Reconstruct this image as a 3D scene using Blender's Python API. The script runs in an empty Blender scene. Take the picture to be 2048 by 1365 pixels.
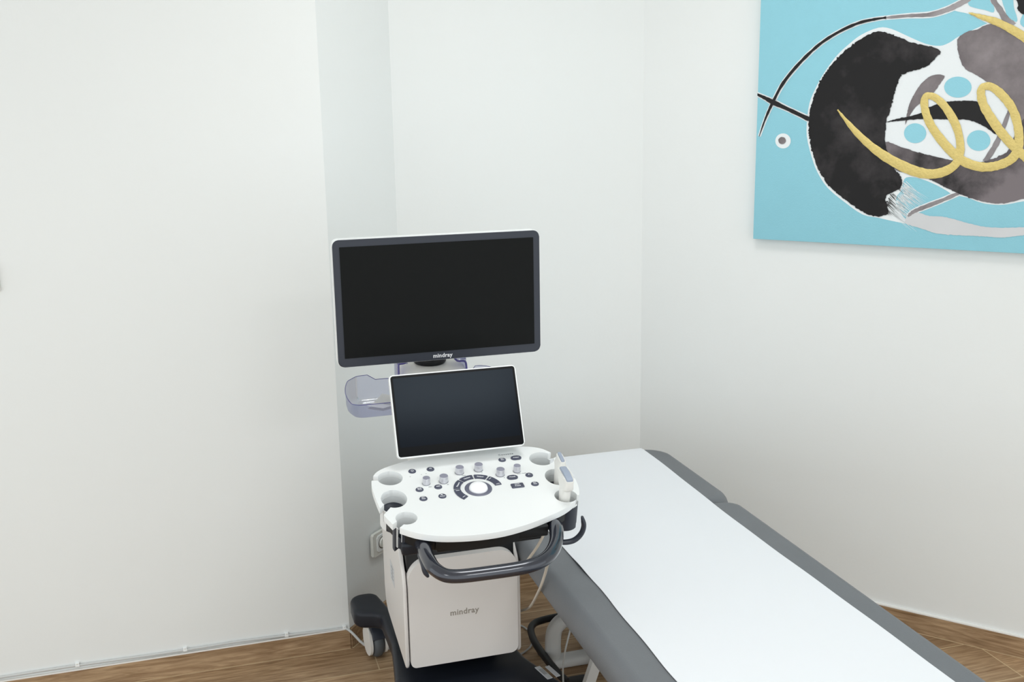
import bpy, bmesh, math, random, json
from mathutils import Vector, Matrix, Quaternion
from mathutils.geometry import tessellate_polygon

random.seed(7)
SC = bpy.context.scene
COL = SC.collection
R = math.radians

# ------------------------------------------------------------------ camera
cam = bpy.data.cameras.new('camera')
cam.sensor_width = 36.0
cam.lens = 2110 / 2048 * 36.0
cam.clip_start = 0.05
cam_o = bpy.data.objects.new('camera', cam)
COL.objects.link(cam_o)
SC.camera = cam_o
yaw, pitch, roll = R(16.3), R(12.5), R(0.99)
fwd = Vector((math.sin(yaw) * math.cos(pitch), math.cos(yaw) * math.cos(pitch), -math.sin(pitch)))
rgt = Vector((math.cos(yaw), -math.sin(yaw), 0))
upv = rgt.cross(fwd)
cr, sr = math.cos(roll), math.sin(roll)
rgt2 = rgt * cr - upv * sr
upv2 = upv * cr + rgt * sr
mw = Matrix((rgt2, upv2, -fwd)).transposed().to_4x4()
mw.translation = Vector((0, 0, 1.75))
cam_o.matrix_world = mw

# ------------------------------------------------------------------ world, lights, exposure
w = bpy.data.worlds.new('world')
SC.world = w
w.use_nodes = True
w.node_tree.nodes['Background'].inputs[0].default_value = (0.93, 0.985, 1.0, 1)
w.node_tree.nodes['Background'].inputs[1].default_value = 1.56
SC.cycles.transparent_max_bounces = 24

def area(name, loc, target, sx, sy, power, col=(1, 1, 1)):
    l = bpy.data.lights.new(name, 'AREA')
    l.shape = 'RECTANGLE'; l.size = sx; l.size_y = sy
    l.energy = power; l.color = col
    o = bpy.data.objects.new(name, l)
    COL.objects.link(o)
    o.location = loc
    d = Vector(target) - Vector(loc)
    o.rotation_euler = d.to_track_quat('-Z', 'Y').to_euler()
    return o
area('ceiling_light_front', (1.25, -0.3, 2.72), (1.25, -0.3, 0), 0.9, 0.7, 20, (0.98, 1.0, 0.99))
area('ceiling_light_rear', (1.0, 2.2, 2.72), (1.0, 2.2, 0), 0.6, 0.6, 12, (0.98, 1.0, 0.99))
area('added_fill_left', (-0.9, 0.3, 2.72), (-0.9, 0.3, 0), 0.6, 0.6, 9, (0.98, 1.0, 0.99))  # added fill that lifts the dim left wall, not a known ceiling lamp

SC.view_settings.view_transform = 'Standard'
SC.view_settings.look = 'None'
SC.view_settings.gamma = 1
SC.view_settings.use_curve_mapping = False
SC.view_settings.exposure = -0.11

# ------------------------------------------------------------------ materials
def lin(c):
    return tuple((x / 255 / 12.92) if x / 255 <= 0.04045 else ((x / 255 + 0.055) / 1.055) ** 2.4 for x in c)

MATS = {}
def mat(name, rgb, rough=0.5, metal=0.0, spec=0.5, noise=0.0, nscale=20, bump=0.0, bscale=200, coat=0.0):
    m = bpy.data.materials.new(name); m.use_nodes = True
    nt = m.node_tree; b = nt.nodes['Principled BSDF']
    c = lin(rgb) + (1,)
    b.inputs['Base Color'].default_value = c
    b.inputs['Roughness'].default_value = rough
    b.inputs['Metallic'].default_value = metal
    b.inputs['Specular IOR Level'].default_value = spec
    b.inputs['Coat Weight'].default_value = coat
    tc = nt.nodes.new('ShaderNodeTexCoord')
    if noise > 0:
        n = nt.nodes.new('ShaderNodeTexNoise'); n.inputs['Scale'].default_value = nscale
        n.inputs['Detail'].default_value = 4
        nt.links.new(tc.outputs['Object'], n.inputs['Vector'])
        mx = nt.nodes.new('ShaderNodeMix'); mx.data_type = 'RGBA'
        mx.inputs[6].default_value = tuple(x * (1 - noise) for x in c[:3]) + (1,)
        mx.inputs[7].default_value = tuple(min(1, x * (1 + noise)) for x in c[:3]) + (1,)
        nt.links.new(n.outputs['Fac'], mx.inputs[0])
        nt.links.new(mx.outputs[2], b.inputs['Base Color'])
    if bump > 0:
        n2 = nt.nodes.new('ShaderNodeTexNoise'); n2.inputs['Scale'].default_value = bscale
        nt.links.new(tc.outputs['Object'], n2.inputs['Vector'])
        bp = nt.nodes.new('ShaderNodeBump'); bp.inputs['Strength'].default_value = bump
        bp.inputs['Distance'].default_value = 0.002
        nt.links.new(n2.outputs['Fac'], bp.inputs['Height'])
        nt.links.new(bp.outputs['Normal'], b.inputs['Normal'])
    MATS[name] = m
    return m

def mat_clear(name, tint, rough=0.05):
    m = bpy.data.materials.new(name); m.use_nodes = True
    nt = m.node_tree; nt.nodes.clear()
    out = nt.nodes.new('ShaderNodeOutputMaterial')
    t = nt.nodes.new('ShaderNodeBsdfTransparent'); t.inputs[0].default_value = lin(tint) + (1,)
    g = nt.nodes.new('ShaderNodeBsdfGlossy'); g.inputs['Roughness'].default_value = rough
    f = nt.nodes.new('ShaderNodeFresnel'); f.inputs[0].default_value = 1.45
    mx = nt.nodes.new('ShaderNodeMixShader')
    ml = nt.nodes.new('ShaderNodeMath'); ml.operation = 'MULTIPLY'; ml.inputs[1].default_value = 0.5
    nt.links.new(f.outputs[0], ml.inputs[0]); nt.links.new(ml.outputs[0], mx.inputs[0]); nt.links.new(t.outputs[0], mx.inputs[1])
    nt.links.new(g.outputs[0], mx.inputs[2]); nt.links.new(mx.outputs[0], out.inputs[0])
    return m

def mat_wood(name, planks=True, ang=0.0):
    """wood-look tile: oak grain along the plank with knots and pale grout lines"""
    m = bpy.data.materials.new(name); m.use_nodes = True
    nt = m.node_tree; N = nt.nodes.new; L = nt.links.new
    b = nt.nodes['Principled BSDF']; b.inputs['Roughness'].default_value = 0.45
    b.inputs['Specular IOR Level'].default_value = 0.3
    geo = N('ShaderNodeNewGeometry')
    rot = N('ShaderNodeVectorRotate'); rot.rotation_type = 'Z_AXIS'; rot.inputs['Angle'].default_value = ang
    L(geo.outputs['Position'], rot.inputs['Vector'])
    def noise(sc, vec, det=6, dist=0.0):
        mp = N('ShaderNodeMapping'); mp.inputs['Scale'].default_value = vec
        L(rot.outputs[0], mp.inputs['Vector'])
        n = N('ShaderNodeTexNoise'); n.inputs['Scale'].default_value = sc
        n.inputs['Detail'].default_value = det; n.inputs['Distortion'].default_value = dist
        L(mp.outputs[0], n.inputs['Vector']); return n
    g1 = noise(4.0, (1.0, 11, 11), 10, 2.2)
    g2 = noise(3.0, (1.0, 3, 3), 3, 0.6)
    g3 = noise(22.0, (0.8, 16, 16), 8, 0.6)
    r1 = N('ShaderNodeValToRGB')
    r1.color_ramp.elements[0].position = 0.25; r1.color_ramp.elements[0].color = lin((142, 112, 82)) + (1,)
    r1.color_ramp.elements[1].position = 0.75; r1.color_ramp.elements[1].color = lin((208, 180, 146)) + (1,)
    L(g1.outputs['Fac'], r1.inputs[0])
    r2 = N('ShaderNodeValToRGB')
    r2.color_ramp.elements[0].position = 0.3; r2.color_ramp.elements[0].color = (0.72, 0.68, 0.64, 1)
    r2.color_ramp.elements[1].position = 0.7; r2.color_ramp.elements[1].color = (1.08, 1.07, 1.06, 1)
    L(g2.outputs['Fac'], r2.inputs[0])
    mu = N('ShaderNodeMix'); mu.data_type = 'RGBA'; mu.blend_type = 'MULTIPLY'; mu.inputs[0].default_value = 1
    L(r1.outputs[0], mu.inputs[6]); L(r2.outputs[0], mu.inputs[7])
    r3 = N('ShaderNodeValToRGB')
    r3.color_ramp.elements[0].position = 0.35; r3.color_ramp.elements[0].color = (0.8, 0.78, 0.75, 1)
    r3.color_ramp.elements[1].position = 0.6; r3.color_ramp.elements[1].color = (1, 1, 1, 1)
    L(g3.outputs['Fac'], r3.inputs[0])
    mu2 = N('ShaderNodeMix'); mu2.data_type = 'RGBA'; mu2.blend_type = 'MULTIPLY'; mu2.inputs[0].default_value = 0.9
    L(mu.outputs[2], mu2.inputs[6]); L(r3.outputs[0], mu2.inputs[7])
    # knots
    mpk = N('ShaderNodeMapping'); mpk.inputs['Scale'].default_value = (3.6, 9.0, 9.0)
    L(rot.outputs[0], mpk.inputs['Vector'])
    vo = N('ShaderNodeTexVoronoi'); vo.inputs['Scale'].default_value = 1.0
    L(mpk.outputs[0], vo.inputs['Vector'])
    rk = N('ShaderNodeValToRGB')
    rk.color_ramp.elements[0].position = 0.025; rk.color_ramp.elements[0].color = lin((78, 55, 40)) + (1,)
    rk.color_ramp.elements[1].position = 0.10; rk.color_ramp.elements[1].color = (1, 1, 1, 1)
    L(vo.outputs['Distance'], rk.inputs[0])
    mu3 = N('ShaderNodeMix'); mu3.data_type = 'RGBA'; mu3.blend_type = 'MULTIPLY'; mu3.inputs[0].default_value = 0.75
    L(mu2.outputs[2], mu3.inputs[6]); L(rk.outputs[0], mu3.inputs[7])
    last = mu3
    if planks:
        mp = N('ShaderNodeMapping'); mp.inputs['Location'].default_value = (0.763, 0.2675, 0)
        L(geo.outputs['Position'], mp.inputs['Vector'])
        br = N('ShaderNodeTexBrick'); br.offset = 0.42; br.inputs['Scale'].default_value = 1
        br.inputs['Brick Width'].default_value = 1.2; br.inputs['Row Height'].default_value = 0.2225
        br.inputs['Mortar Size'].default_value = 0.0018; br.inputs['Mortar Smooth'].default_value = 0.1
        br.inputs['Color1'].default_value = (0.86, 0.84, 0.82, 1); br.inputs['Color2'].default_value = (1.08, 1.06, 1.04, 1)
        L(mp.outputs[0], br.inputs['Vector'])
        mu4 = N('ShaderNodeMix'); mu4.data_type = 'RGBA'; mu4.blend_type = 'MULTIPLY'; mu4.inputs[0].default_value = 1
        L(last.outputs[2], mu4.inputs[6]); L(br.outputs['Color'], mu4.inputs[7])
        mg = N('ShaderNodeMix'); mg.data_type = 'RGBA'
        L(br.outputs['Fac'], mg.inputs[0]); L(mu4.outputs[2], mg.inputs[6]); mg.inputs[7].default_value = lin((205, 182, 146)) + (1,)
        last = mg
    L(last.outputs[2], b.inputs['Base Color'])
    return m

def mat_wall(name, smudge=None):
    m = mat(name, (234, 236, 235), 0.62, spec=0.2, noise=0.012, nscale=3, bump=0.12, bscale=90)
    return m

M_wall = mat_wall('white_wall_paint')
M_ceil = mat('white_ceiling_paint', (238, 239, 238), 0.8)
M_floor = mat_wood('wood_look_floor_tile')
M_skirt = mat_wood('wood_look_skirting_tile', False)
M_skirt2 = mat_wood('wood_look_skirting_tile_right', False, R(49.7))
M_caulk = mat('white_caulk', (236, 234, 230), 0.7)
M_white = mat('white_plastic', (238, 240, 240), 0.38, spec=0.4)
M_cream = mat('warm_white_plastic', (226, 223, 218), 0.42, spec=0.4)
M_body = mat('pearl_grey_plastic', (226, 222, 219), 0.36, spec=0.45)
M_navy = mat('navy_grey_plastic', (47, 51, 61), 0.42, spec=0.4)
M_black = mat('black_plastic', (24, 25, 27), 0.45, spec=0.35)
M_base = mat('dark_navy_base_plastic', (27, 31, 40), 0.42, spec=0.35)
M_screen = mat('black_matte_screen', (13, 15, 15), 0.5, spec=0.14)
M_touch = mat('black_touch_glass', (10, 13, 20), 0.15, spec=0.085)
M_touch.node_tree.nodes['Principled BSDF'].inputs['Specular Tint'].default_value = (0.72, 0.86, 1.0, 1)
M_touchb = mat('black_touch_border', (9, 10, 13), 0.2, spec=0.06)
M_key = mat('dark_blue_grey_key', (72, 75, 93), 0.35, spec=0.5)
M_ring = mat('blue_grey_trackball_ring', (104, 106, 122), 0.3, spec=0.5)
M_legend = mat('white_key_print', (235, 236, 240), 0.6)
M_print = mat('grey_panel_print', (112, 116, 120), 0.6)
M_logo = mat('warm_grey_logo_print', (150, 143, 134), 0.5)
M_knob = mat('silver_knob', (208, 208, 214), 0.28, metal=0.4)
M_knobtop = mat('brushed_grey_knob_top', (158, 158, 174), 0.4, metal=0.3)
M_handle = mat('metallic_navy_handle', (40, 43, 55), 0.2, metal=0.35, spec=0.7, coat=0.7)
M_ball = mat('white_trackball', (250, 250, 252), 0.15)
M_sleeve = mat('white_holder_cup', (228, 230, 230), 0.5)
M_tray = mat_clear('clear_lavender_plastic', (226, 227, 241), 0.16)
M_rim = mat('violet_plastic_edge', (78, 74, 138), 0.25, spec=0.6)
M_rubber = mat('grey_rubber', (84, 88, 92), 0.6)
M_chrome = mat('chrome', (205, 208, 212), 0.12, metal=1.0)
M_lens = mat('blue_grey_probe_lens', (156, 166, 184), 0.4, spec=0.4)
M_probe = mat('ivory_probe_plastic', (236, 234, 229), 0.38)
M_cable = mat('beige_cable', (205, 197, 184), 0.45)
M_wcable = mat('white_cable', (198, 199, 198), 0.5)
M_vinyl = mat('grey_vinyl', (114, 117, 121), 0.5, spec=0.4, noise=0.07, nscale=9, bump=0.25, bscale=500)
M_paper = mat('white_exam_paper', (237, 239, 243), 0.85, spec=0.1, bump=0.05, bscale=60)
M_steel = mat('white_painted_steel', (216, 216, 214), 0.4)
M_sheet = mat('white_leaflet_paper', (238, 238, 236), 0.8)
M_ink = mat('dark_print', (70, 74, 78), 0.7)
M_socket = mat('white_socket_plastic', (222, 222, 216), 0.35)
M_socketd = mat('socket_shadow_gap', (92, 86, 78), 0.5)
M_label = mat('silver_label', (208, 210, 214), 0.4)

# painting materials
M_canvas = mat('blue_acrylic_on_canvas', (146, 205, 220), 0.6, spec=0.3, noise=0.03, nscale=14, bump=0.3, bscale=260)
M_canvas_side = mat('raw_canvas_edge', (214, 206, 196), 0.8)
M_pwhite = mat('white_acrylic', (232, 236, 238), 0.6, spec=0.25, bump=0.2, bscale=260)
M_pblack = mat('black_ink', (38, 37, 38), 0.6, spec=0.2, noise=0.12, nscale=9)
M_pstreak = mat('pale_grey_wash', (205, 206, 208), 0.65, noise=0.07, nscale=8)
def mat_wash(name, c0, c1, sc=5.0, p0=0.35, p1=0.62):
    m = mat(name, c0, 0.65, spec=0.2)
    nt = m.node_tree; b = nt.nodes['Principled BSDF']
    tc = nt.nodes.new('ShaderNodeTexCoord'); n = nt.nodes.new('ShaderNodeTexNoise')
    n.inputs['Scale'].default_value = sc; n.inputs['Detail'].default_value = 9; n.inputs['Roughness'].default_value = 0.6
    nt.links.new(tc.outputs['Object'], n.inputs['Vector'])
    r = nt.nodes.new('ShaderNodeValToRGB')
    r.color_ramp.elements[0].position = p0; r.color_ramp.elements[0].color = lin(c1) + (1,)
    r.color_ramp.elements[1].position = p1; r.color_ramp.elements[1].color = lin(c0) + (1,)
    nt.links.new(n.outputs['Fac'], r.inputs[0]); nt.links.new(r.outputs[0], b.inputs['Base Color'])
    return m
M_wash = mat_wash('grey_ink_wash', (150, 142, 144), (98, 91, 93), 4.5)
M_washl = mat_wash('pale_grey_ink_wash', (164, 158, 160), (118, 112, 114), 9)
M_wash2 = mat_wash('dark_ink_wash', (124, 116, 119), (36, 35, 36), 3.2, 0.38, 0.56)
M_black_wash = mat_wash('black_ink_wash', (84, 79, 81), (34, 33, 34), 3.5, 0.45, 0.7)
M_gold = mat('gold_leaf_paint', (216, 194, 120), 0.48, metal=0.25, spec=0.5, noise=0.14, nscale=90, bump=0.9, bscale=160)

# ------------------------------------------------------------------ helpers
WLOC = {}
def obj(name, bm, m, parent=None, smooth=True, angle=40):
    """link a bmesh (world coordinates) as ONE mesh object whose origin sits at its own centre"""
    me = bpy.data.meshes.new(name)
    bmesh.ops.recalc_face_normals(bm, faces=bm.faces)
    vs = [v.co.copy() for v in bm.verts]
    lo = Vector((min(v.x for v in vs), min(v.y for v in vs), min(v.z for v in vs)))
    hi = Vector((max(v.x for v in vs), max(v.y for v in vs), max(v.z for v in vs)))
    c = Vector(((lo.x + hi.x) / 2, (lo.y + hi.y) / 2, lo.z))
    for v in bm.verts: v.co -= c
    if smooth:
        for f in bm.faces: f.smooth = len(f.verts) <= 4 or f.calc_area() < 2e-5
        for e in bm.edges:
            if len(e.link_faces) == 2 and e.calc_face_angle(0) > R(angle): e.smooth = False
    bm.to_mesh(me); bm.free()
    ms = m if isinstance(m, (list, tuple)) else [m]
    for x in ms: me.materials.append(x)
    o = bpy.data.objects.new(name, me)
    COL.objects.link(o)
    if parent is not None:
        o.parent = parent; o.location = c - WLOC[parent.name]
    else:
        o.location = c
    WLOC[o.name] = c
    return o

def thing(name, loc, label, cat, group=None):
    o = bpy.data.objects.new(name, None); COL.objects.link(o)
    o.empty_display_size = 0.05
    o.location = loc; WLOC[o.name] = Vector(loc)
    o['label'] = label; o['category'] = cat
    if group: o['group'] = group
    return o
def tag(o, label, cat, group=None):
    o['label'] = label; o['category'] = cat
    if group: o['group'] = group
    return o
def struct(name, bm, m, **k):
    o = obj(name, bm, m, **k); o['kind'] = 'structure'; return o

ID = Matrix.Identity(4)
def box(bm, lo, hi, bev=0.0, seg=2, M=ID, mi=0):
    c = [(a + b) / 2 for a, b in zip(lo, hi)]; s = [b - a for a, b in zip(lo, hi)]
    t = bmesh.new()
    bmesh.ops.create_cube(t, size=1, matrix=Matrix.Translation(c) @ Matrix.Diagonal((*s, 1)))
    if bev > 0: bmesh.ops.bevel(t, geom=list(t.edges), offset=bev, segments=seg, profile=0.5, affect='EDGES')
    merge(bm, t, M, mi)
def merge(bm, t, M=ID, mi=0):
    vm = {}
    for v in t.verts: vm[v] = bm.verts.new(M @ v.co)
    for f in t.faces:
        try:
            nf = bm.faces.new([vm[v] for v in f.verts]); nf.material_index = mi
        except ValueError: pass
    t.free()
def prism(bm, pts, z0, z1, M=ID, bev=0.0, seg=2, mi=0, vert_bev=False):
    t = bmesh.new()
    a = [t.verts.new((x, y, z0)) for x, y in pts]; b = [t.verts.new((x, y, z1)) for x, y in pts]
    t.faces.new(a[::-1]); t.faces.new(b); n = len(pts)
    rim = []
    for i in range(n):
        t.faces.new([a[i], a[(i + 1) % n], b[(i + 1) % n], b[i]])
    if bev > 0:
        t.edges.ensure_lookup_table()
        es = [e for e in t.edges if abs(e.verts[0].co.z - e.verts[1].co.z) < 1e-7]
        bmesh.ops.bevel(t, geom=es, offset=bev, segments=seg, profile=0.5, affect='EDGES')
    merge(bm, t, M, mi)
def catmull(P, n=6, closed=False):
    P = [Vector(p) for p in P]; out = []; m = len(P)
    rng = range(m if closed else m - 1)
    for i in rng:
        if closed: p0, p1, p2, p3 = P[(i - 1) % m], P[i], P[(i + 1) % m], P[(i + 2) % m]
        else: p0, p1, p2, p3 = P[max(i - 1, 0)], P[i], P[i + 1], P[min(i + 2, m - 1)]
        for k in range(n):
            t = k / n
            out.append(0.5 * ((2 * p1) + (p2 - p0) * t + (2 * p0 - 5 * p1 + 4 * p2 - p3) * t * t + (3 * p1 - p0 - 3 * p2 + p3) * t ** 3))
    if not closed: out.append(P[-1])
    return out
def tube(bm, pts, r, seg=12, rs=None, M=ID, flat=1.0, mi=0, closed=False, up0=None):
    pts = [M @ Vector(p) for p in pts]; n = len(pts)
    tg = []
    for i in range(n):
        if closed: d = pts[(i + 1) % n] - pts[i - 1]
        else: d = pts[min(i + 1, n - 1)] - pts[max(i - 1, 0)]
        tg.append(d.normalized())
    up = Vector(up0) if up0 is not None else (Vector((0, 0, 1)) if abs(tg[0].z) < 0.9 else Vector((0, 1, 0)))
    nrm = (up - tg[0] * up.dot(tg[0])).normalized()
    rings = []
    for i in range(n):
        if i:
            q = tg[i - 1].rotation_difference(tg[i]); nrm = (q @ nrm); nrm = (nrm - tg[i] * nrm.dot(tg[i])).normalized()
        bi = tg[i].cross(nrm)
        rr = rs[i] if rs else r
        rings.append([bm.verts.new(pts[i] + (nrm * math.cos(a) * flat + bi * math.sin(a)) * rr) for a in [2 * math.pi * k / seg for k in range(seg)]])
    for i in range(n - (0 if closed else 1)):
        a, b = rings[i], rings[(i + 1) % n]
        for k in range(seg):
            f = bm.faces.new([a[k], a[(k + 1) % seg], b[(k + 1) % seg], b[k]]); f.material_index = mi
    if not closed:
        bm.faces.new(rings[0][::-1]).material_index = mi; bm.faces.new(rings[-1]).material_index = mi
def lathe(bm, prof, seg=32, M=ID, mi=0, sx=1, sy=1):
    rings = []
    for r, z in prof:
        if r < 1e-6: rings.append([bm.verts.new(M @ Vector((0, 0, z)))])
        else: rings.append([bm.verts.new(M @ Vector((r * sx * math.cos(2 * math.pi * k / seg), r * sy * math.sin(2 * math.pi * k / seg), z))) for k in range(seg)])
    for a, b in zip(rings, rings[1:]):
        for k in range(seg):
            q = [a[k % len(a)], a[(k + 1) % len(a)], b[(k + 1) % len(b)], b[k % len(b)]]
            q2 = []
            for v in q:
                if v not in q2: q2.append(v)
            if len(q2) > 2:
                try: bm.faces.new(q2).material_index = mi
                except ValueError: pass
def roundrect(x0, y0, x1, y1, r, n=6):
    rs = r if isinstance(r, (list, tuple)) else [r] * 4   # order: (x1,y1),(x0,y1),(x0,y0),(x1,y0)
    out = []
    for (cx, cy, a0), rr in zip([(x1, y1, 0), (x0, y1, 90), (x0, y0, 180), (x1, y0, 270)], rs):
        sx = -1 if cx == x1 else 1; sy = -1 if cy == y1 else 1
        ox, oy = cx + sx * rr, cy + sy * rr
        for k in range(n + 1):
            a = R(a0 + 90 * k / n); out.append((ox + rr * math.cos(a), oy + rr * math.sin(a)))
    return out
def text_bm(s, size, M, depth=0.0004, thick=0.0, align='CENTER', shear=0.0, spacing=1.0):
    cu = bpy.data.curves.new('lettering', 'FONT'); cu.body = s; cu.size = size; cu.extrude = depth
    cu.align_x = align; cu.align_y = 'CENTER'; cu.offset = thick; cu.shear = shear; cu.space_character = spacing
    cu.resolution_u = 4
    o = bpy.data.objects.new('lettering', cu); COL.objects.link(o)
    bpy.context.view_layer.update()
    dg = bpy.context.evaluated_depsgraph_get()
    me = bpy.data.meshes.new_from_object(o.evaluated_get(dg))
    bm = bmesh.new(); bm.from_mesh(me); bmesh.ops.transform(bm, matrix=M, verts=bm.verts)
    bpy.data.objects.remove(o); bpy.data.curves.remove(cu); bpy.data.meshes.remove(me)
    return bm
def boolean(bmA, cutters):
    """difference of a bmesh with a list of cutter bmeshes, returned as a bmesh"""
    def tmp(b):
        me = bpy.data.meshes.new('t'); bmesh.ops.recalc_face_normals(b, faces=b.faces); b.to_mesh(me); b.free()
        o = bpy.data.objects.new('t', me); COL.objects.link(o); return o
    A = tmp(bmA); cs = [tmp(c) for c in cutters]
    for c in cs:
        md = A.modifiers.new('b', 'BOOLEAN'); md.operation = 'DIFFERENCE'; md.object = c; md.solver = 'EXACT'
    bpy.context.view_layer.update()
    dg = bpy.context.evaluated_depsgraph_get()
    me = bpy.data.meshes.new_from_object(A.evaluated_get(dg))
    out = bmesh.new(); out.from_mesh(me)
    for o in [A] + cs:
        m_ = o.data; bpy.data.objects.remove(o); bpy.data.meshes.remove(m_)
    bpy.data.meshes.remove(me)
    return out

# ------------------------------------------------------------------ the room
H = 2.75
CX, CY = 0.369, 3.245            # outer corner of the left wall
BY = 3.54                        # back wall
IX = 0.636                       # inner corner
RC = (1.535, BY)                 # corner back / right wall
E = Vector((0.64679, -0.76267, 0)); NR = Vector((-0.76267, -0.64679, 0))   # right wall: along, and into the room
def wall(name, p0, p1, thick_dir, m, z0=0.0, z1=H):
    bm = bmesh.new()
    p0, p1 = Vector((*p0, 0)), Vector((*p1, 0)); t = Vector((*thick_dir, 0))
    prism(bm, [tuple(v.xy) for v in (p0, p1, p1 + t, p0 + t)], z0, z1)
    return struct(name, bm, m, smooth=False)
bm = bmesh.new(); prism(bm, [(-2.6, 3.6), (-2.6, -0.9), (5.2, -0.9), (5.2, 3.75), (1.0, 3.75)], -0.08, 0.0)
struct('floor', bm, M_floor, smooth=False)
bm = bmesh.new(); prism(bm, [(-2.6, 3.7), (-2.6, -0.9), (5.2, -0.9), (5.2, 3.75), (1.0, 3.75)], H, H + 0.08)
struct('ceiling', bm, M_ceil, smooth=False)
wall('wall_left', (-2.6, CY), (CX, CY), (0, 0.5), M_wall)
bm = bmesh.new(); prism(bm, [(CX, CY), (CX, CY + .5), (IX, BY + .205), (IX, BY)], 0, H)
struct('wall_return', bm, M_wall, smooth=False)
wall('wall_back', (IX, BY), (RC[0], BY), (0, 0.2), M_wall)
rp0 = Vector((RC[0], BY, 0)); rp1 = rp0 + E * 4.2
bm = bmesh.new(); prism(bm, [(rp0.x, rp0.y), (rp1.x, rp1.y), (rp1.x + .15, rp1.y + .13), (rp0.x, rp0.y + 0.2)], 0, H)
struct('wall_right', bm, M_wall, smooth=False)
SK = 0.069; st = 0.009
def skirt(name, p0, p1, out, m):
    bm = bmesh.new(); p0, p1, n = Vector((*p0, 0)), Vector((*p1, 0)), Vector((*out, 0)).normalized() * st
    prism(bm, [tuple(v.xy) for v in (p0, p1, p1 + n, p0 + n)], 0, SK)
    struct(name, bm, m, smooth=False)
skirt('baseboard_left', (-2.6, CY), (CX, CY), (0, -1), M_skirt)
skirt('baseboard_return', (CX, CY - 0.002), (IX, BY), (1, -1), M_skirt)
skirt('baseboard_back', (IX, BY), RC, (0, -1), M_skirt)
skirt('baseboard_right', RC, tuple(rp1.xy), tuple(NR.xy), M_skirt2)
def caulk(name, p0, p1, out):
    bm = bmesh.new(); p0, p1, n = Vector((*p0, 0)), Vector((*p1, 0)), Vector((*out, 0)).normalized() * (st + 0.001)
    prism(bm, [tuple(v.xy) for v in (p0, p1, p1 + n, p0 + n)], SK, SK + 0.004)
    struct(name, bm, M_caulk, smooth=False)
caulk('trim_1', (-2.6, CY), (CX, CY), (0, -1))
caulk('trim_2', RC, tuple(rp1.xy), tuple(NR.xy))
caulk('trim_3', (IX, BY), RC, (0, -1))
M_grout = mat('pale_tan_grout', (196, 174, 140), 0.8)
def grout(name, p0, p1, out):
    bm = bmesh.new(); p0, p1, n = Vector((*p0, 0)), Vector((*p1, 0)), Vector((*out, 0)).normalized() * (st + 0.003)
    prism(bm, [tuple(v.xy) for v in (p0, p1, p1 + n, p0 + n)], -0.001, 0.0008)
    struct(name, bm, M_grout, smooth=False)
grout('trim_4', (-2.6, CY), (CX, CY), (0, -1))
grout('trim_5', RC, tuple(rp1.xy), tuple(NR.xy))
grout('trim_6', (CX, CY - 0.002), (IX, BY), (1, -1))

# ------------------------------------------------------------------ cable along the left wall with its clips
def cz(x): return 0.083 - 0.012 * max(0, (x + 0.0)) / 0.36 + 0.0015 * math.sin(x * 9)
bm = bmesh.new()
pts = [(x / 20 , CY - 0.005, cz(x / 20)) for x in range(-50, 7)] + [(0.352, CY - 0.006, 0.073), (0.375, CY - 0.02, 0.060), (0.41, CY - 0.035, 0.02), (0.46, 3.19, 0.004), (0.56, 3.18, 0.004), (0.6, 3.1, 0.004)]
tube(bm, catmull(pts, 3), 0.0043, 10)
tag(obj('wall_cable', bm, M_wcable), 'thin white cable clipped along the foot of the left wall', 'cable')
clip_lab = ['first cable clip from the left frame edge on the skirting line of the left wall',
            'second cable clip from the left, above the skirting of the left wall',
            'third cable clip from the left, above the knot in the skirting',
            'cable clip nearest the wall corner, where the cable drops to the floor']
for x, lb in zip((-0.472, -0.153, 0.164, 0.352), clip_lab):
    z = cz(x) if x < 0.3 else 0.073
    bm = bmesh.new()
    tube(bm, [(x - 0.006, CY - 0.005, z), (x + 0.006, CY - 0.005, z)], 0.0062, 12)
    box(bm, (x - 0.006, CY - 0.010, z), (x + 0.006, CY, z + 0.010), 0.001)
    r_ = thing('cable_clip', (x, CY, z - 0.006), lb, 'cable clip', 'cable clips on the left wall')
    obj('clip_body', bm, M_white, r_)
    bm = bmesh.new(); lathe(bm, [(0, 0.0015), (0.002, 0.0012), (0.0024, 0)], 10, Matrix.Translation((x, CY - 0.010, z + 0.006)) @ Matrix.Rotation(R(90), 4, 'X'))
    obj('nail_head', bm, M_socket, r_)

# light switch mostly beyond the left frame edge
sw = thing('light_switch', (-0.603, CY, 1.265), 'white light switch on the left wall, cut by the left frame edge', 'light switch')
bm = bmesh.new(); box(bm, (-0.643, CY - 0.010, 1.265), (-0.5575, CY, 1.345), 0.004); obj('switch_frame', bm, M_socket, sw)
bm = bmesh.new(); box(bm, (-0.631, CY - 0.014, 1.277), (-0.570, CY - 0.009, 1.333), 0.002); obj('rocker', bm, M_socket, sw)

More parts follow.
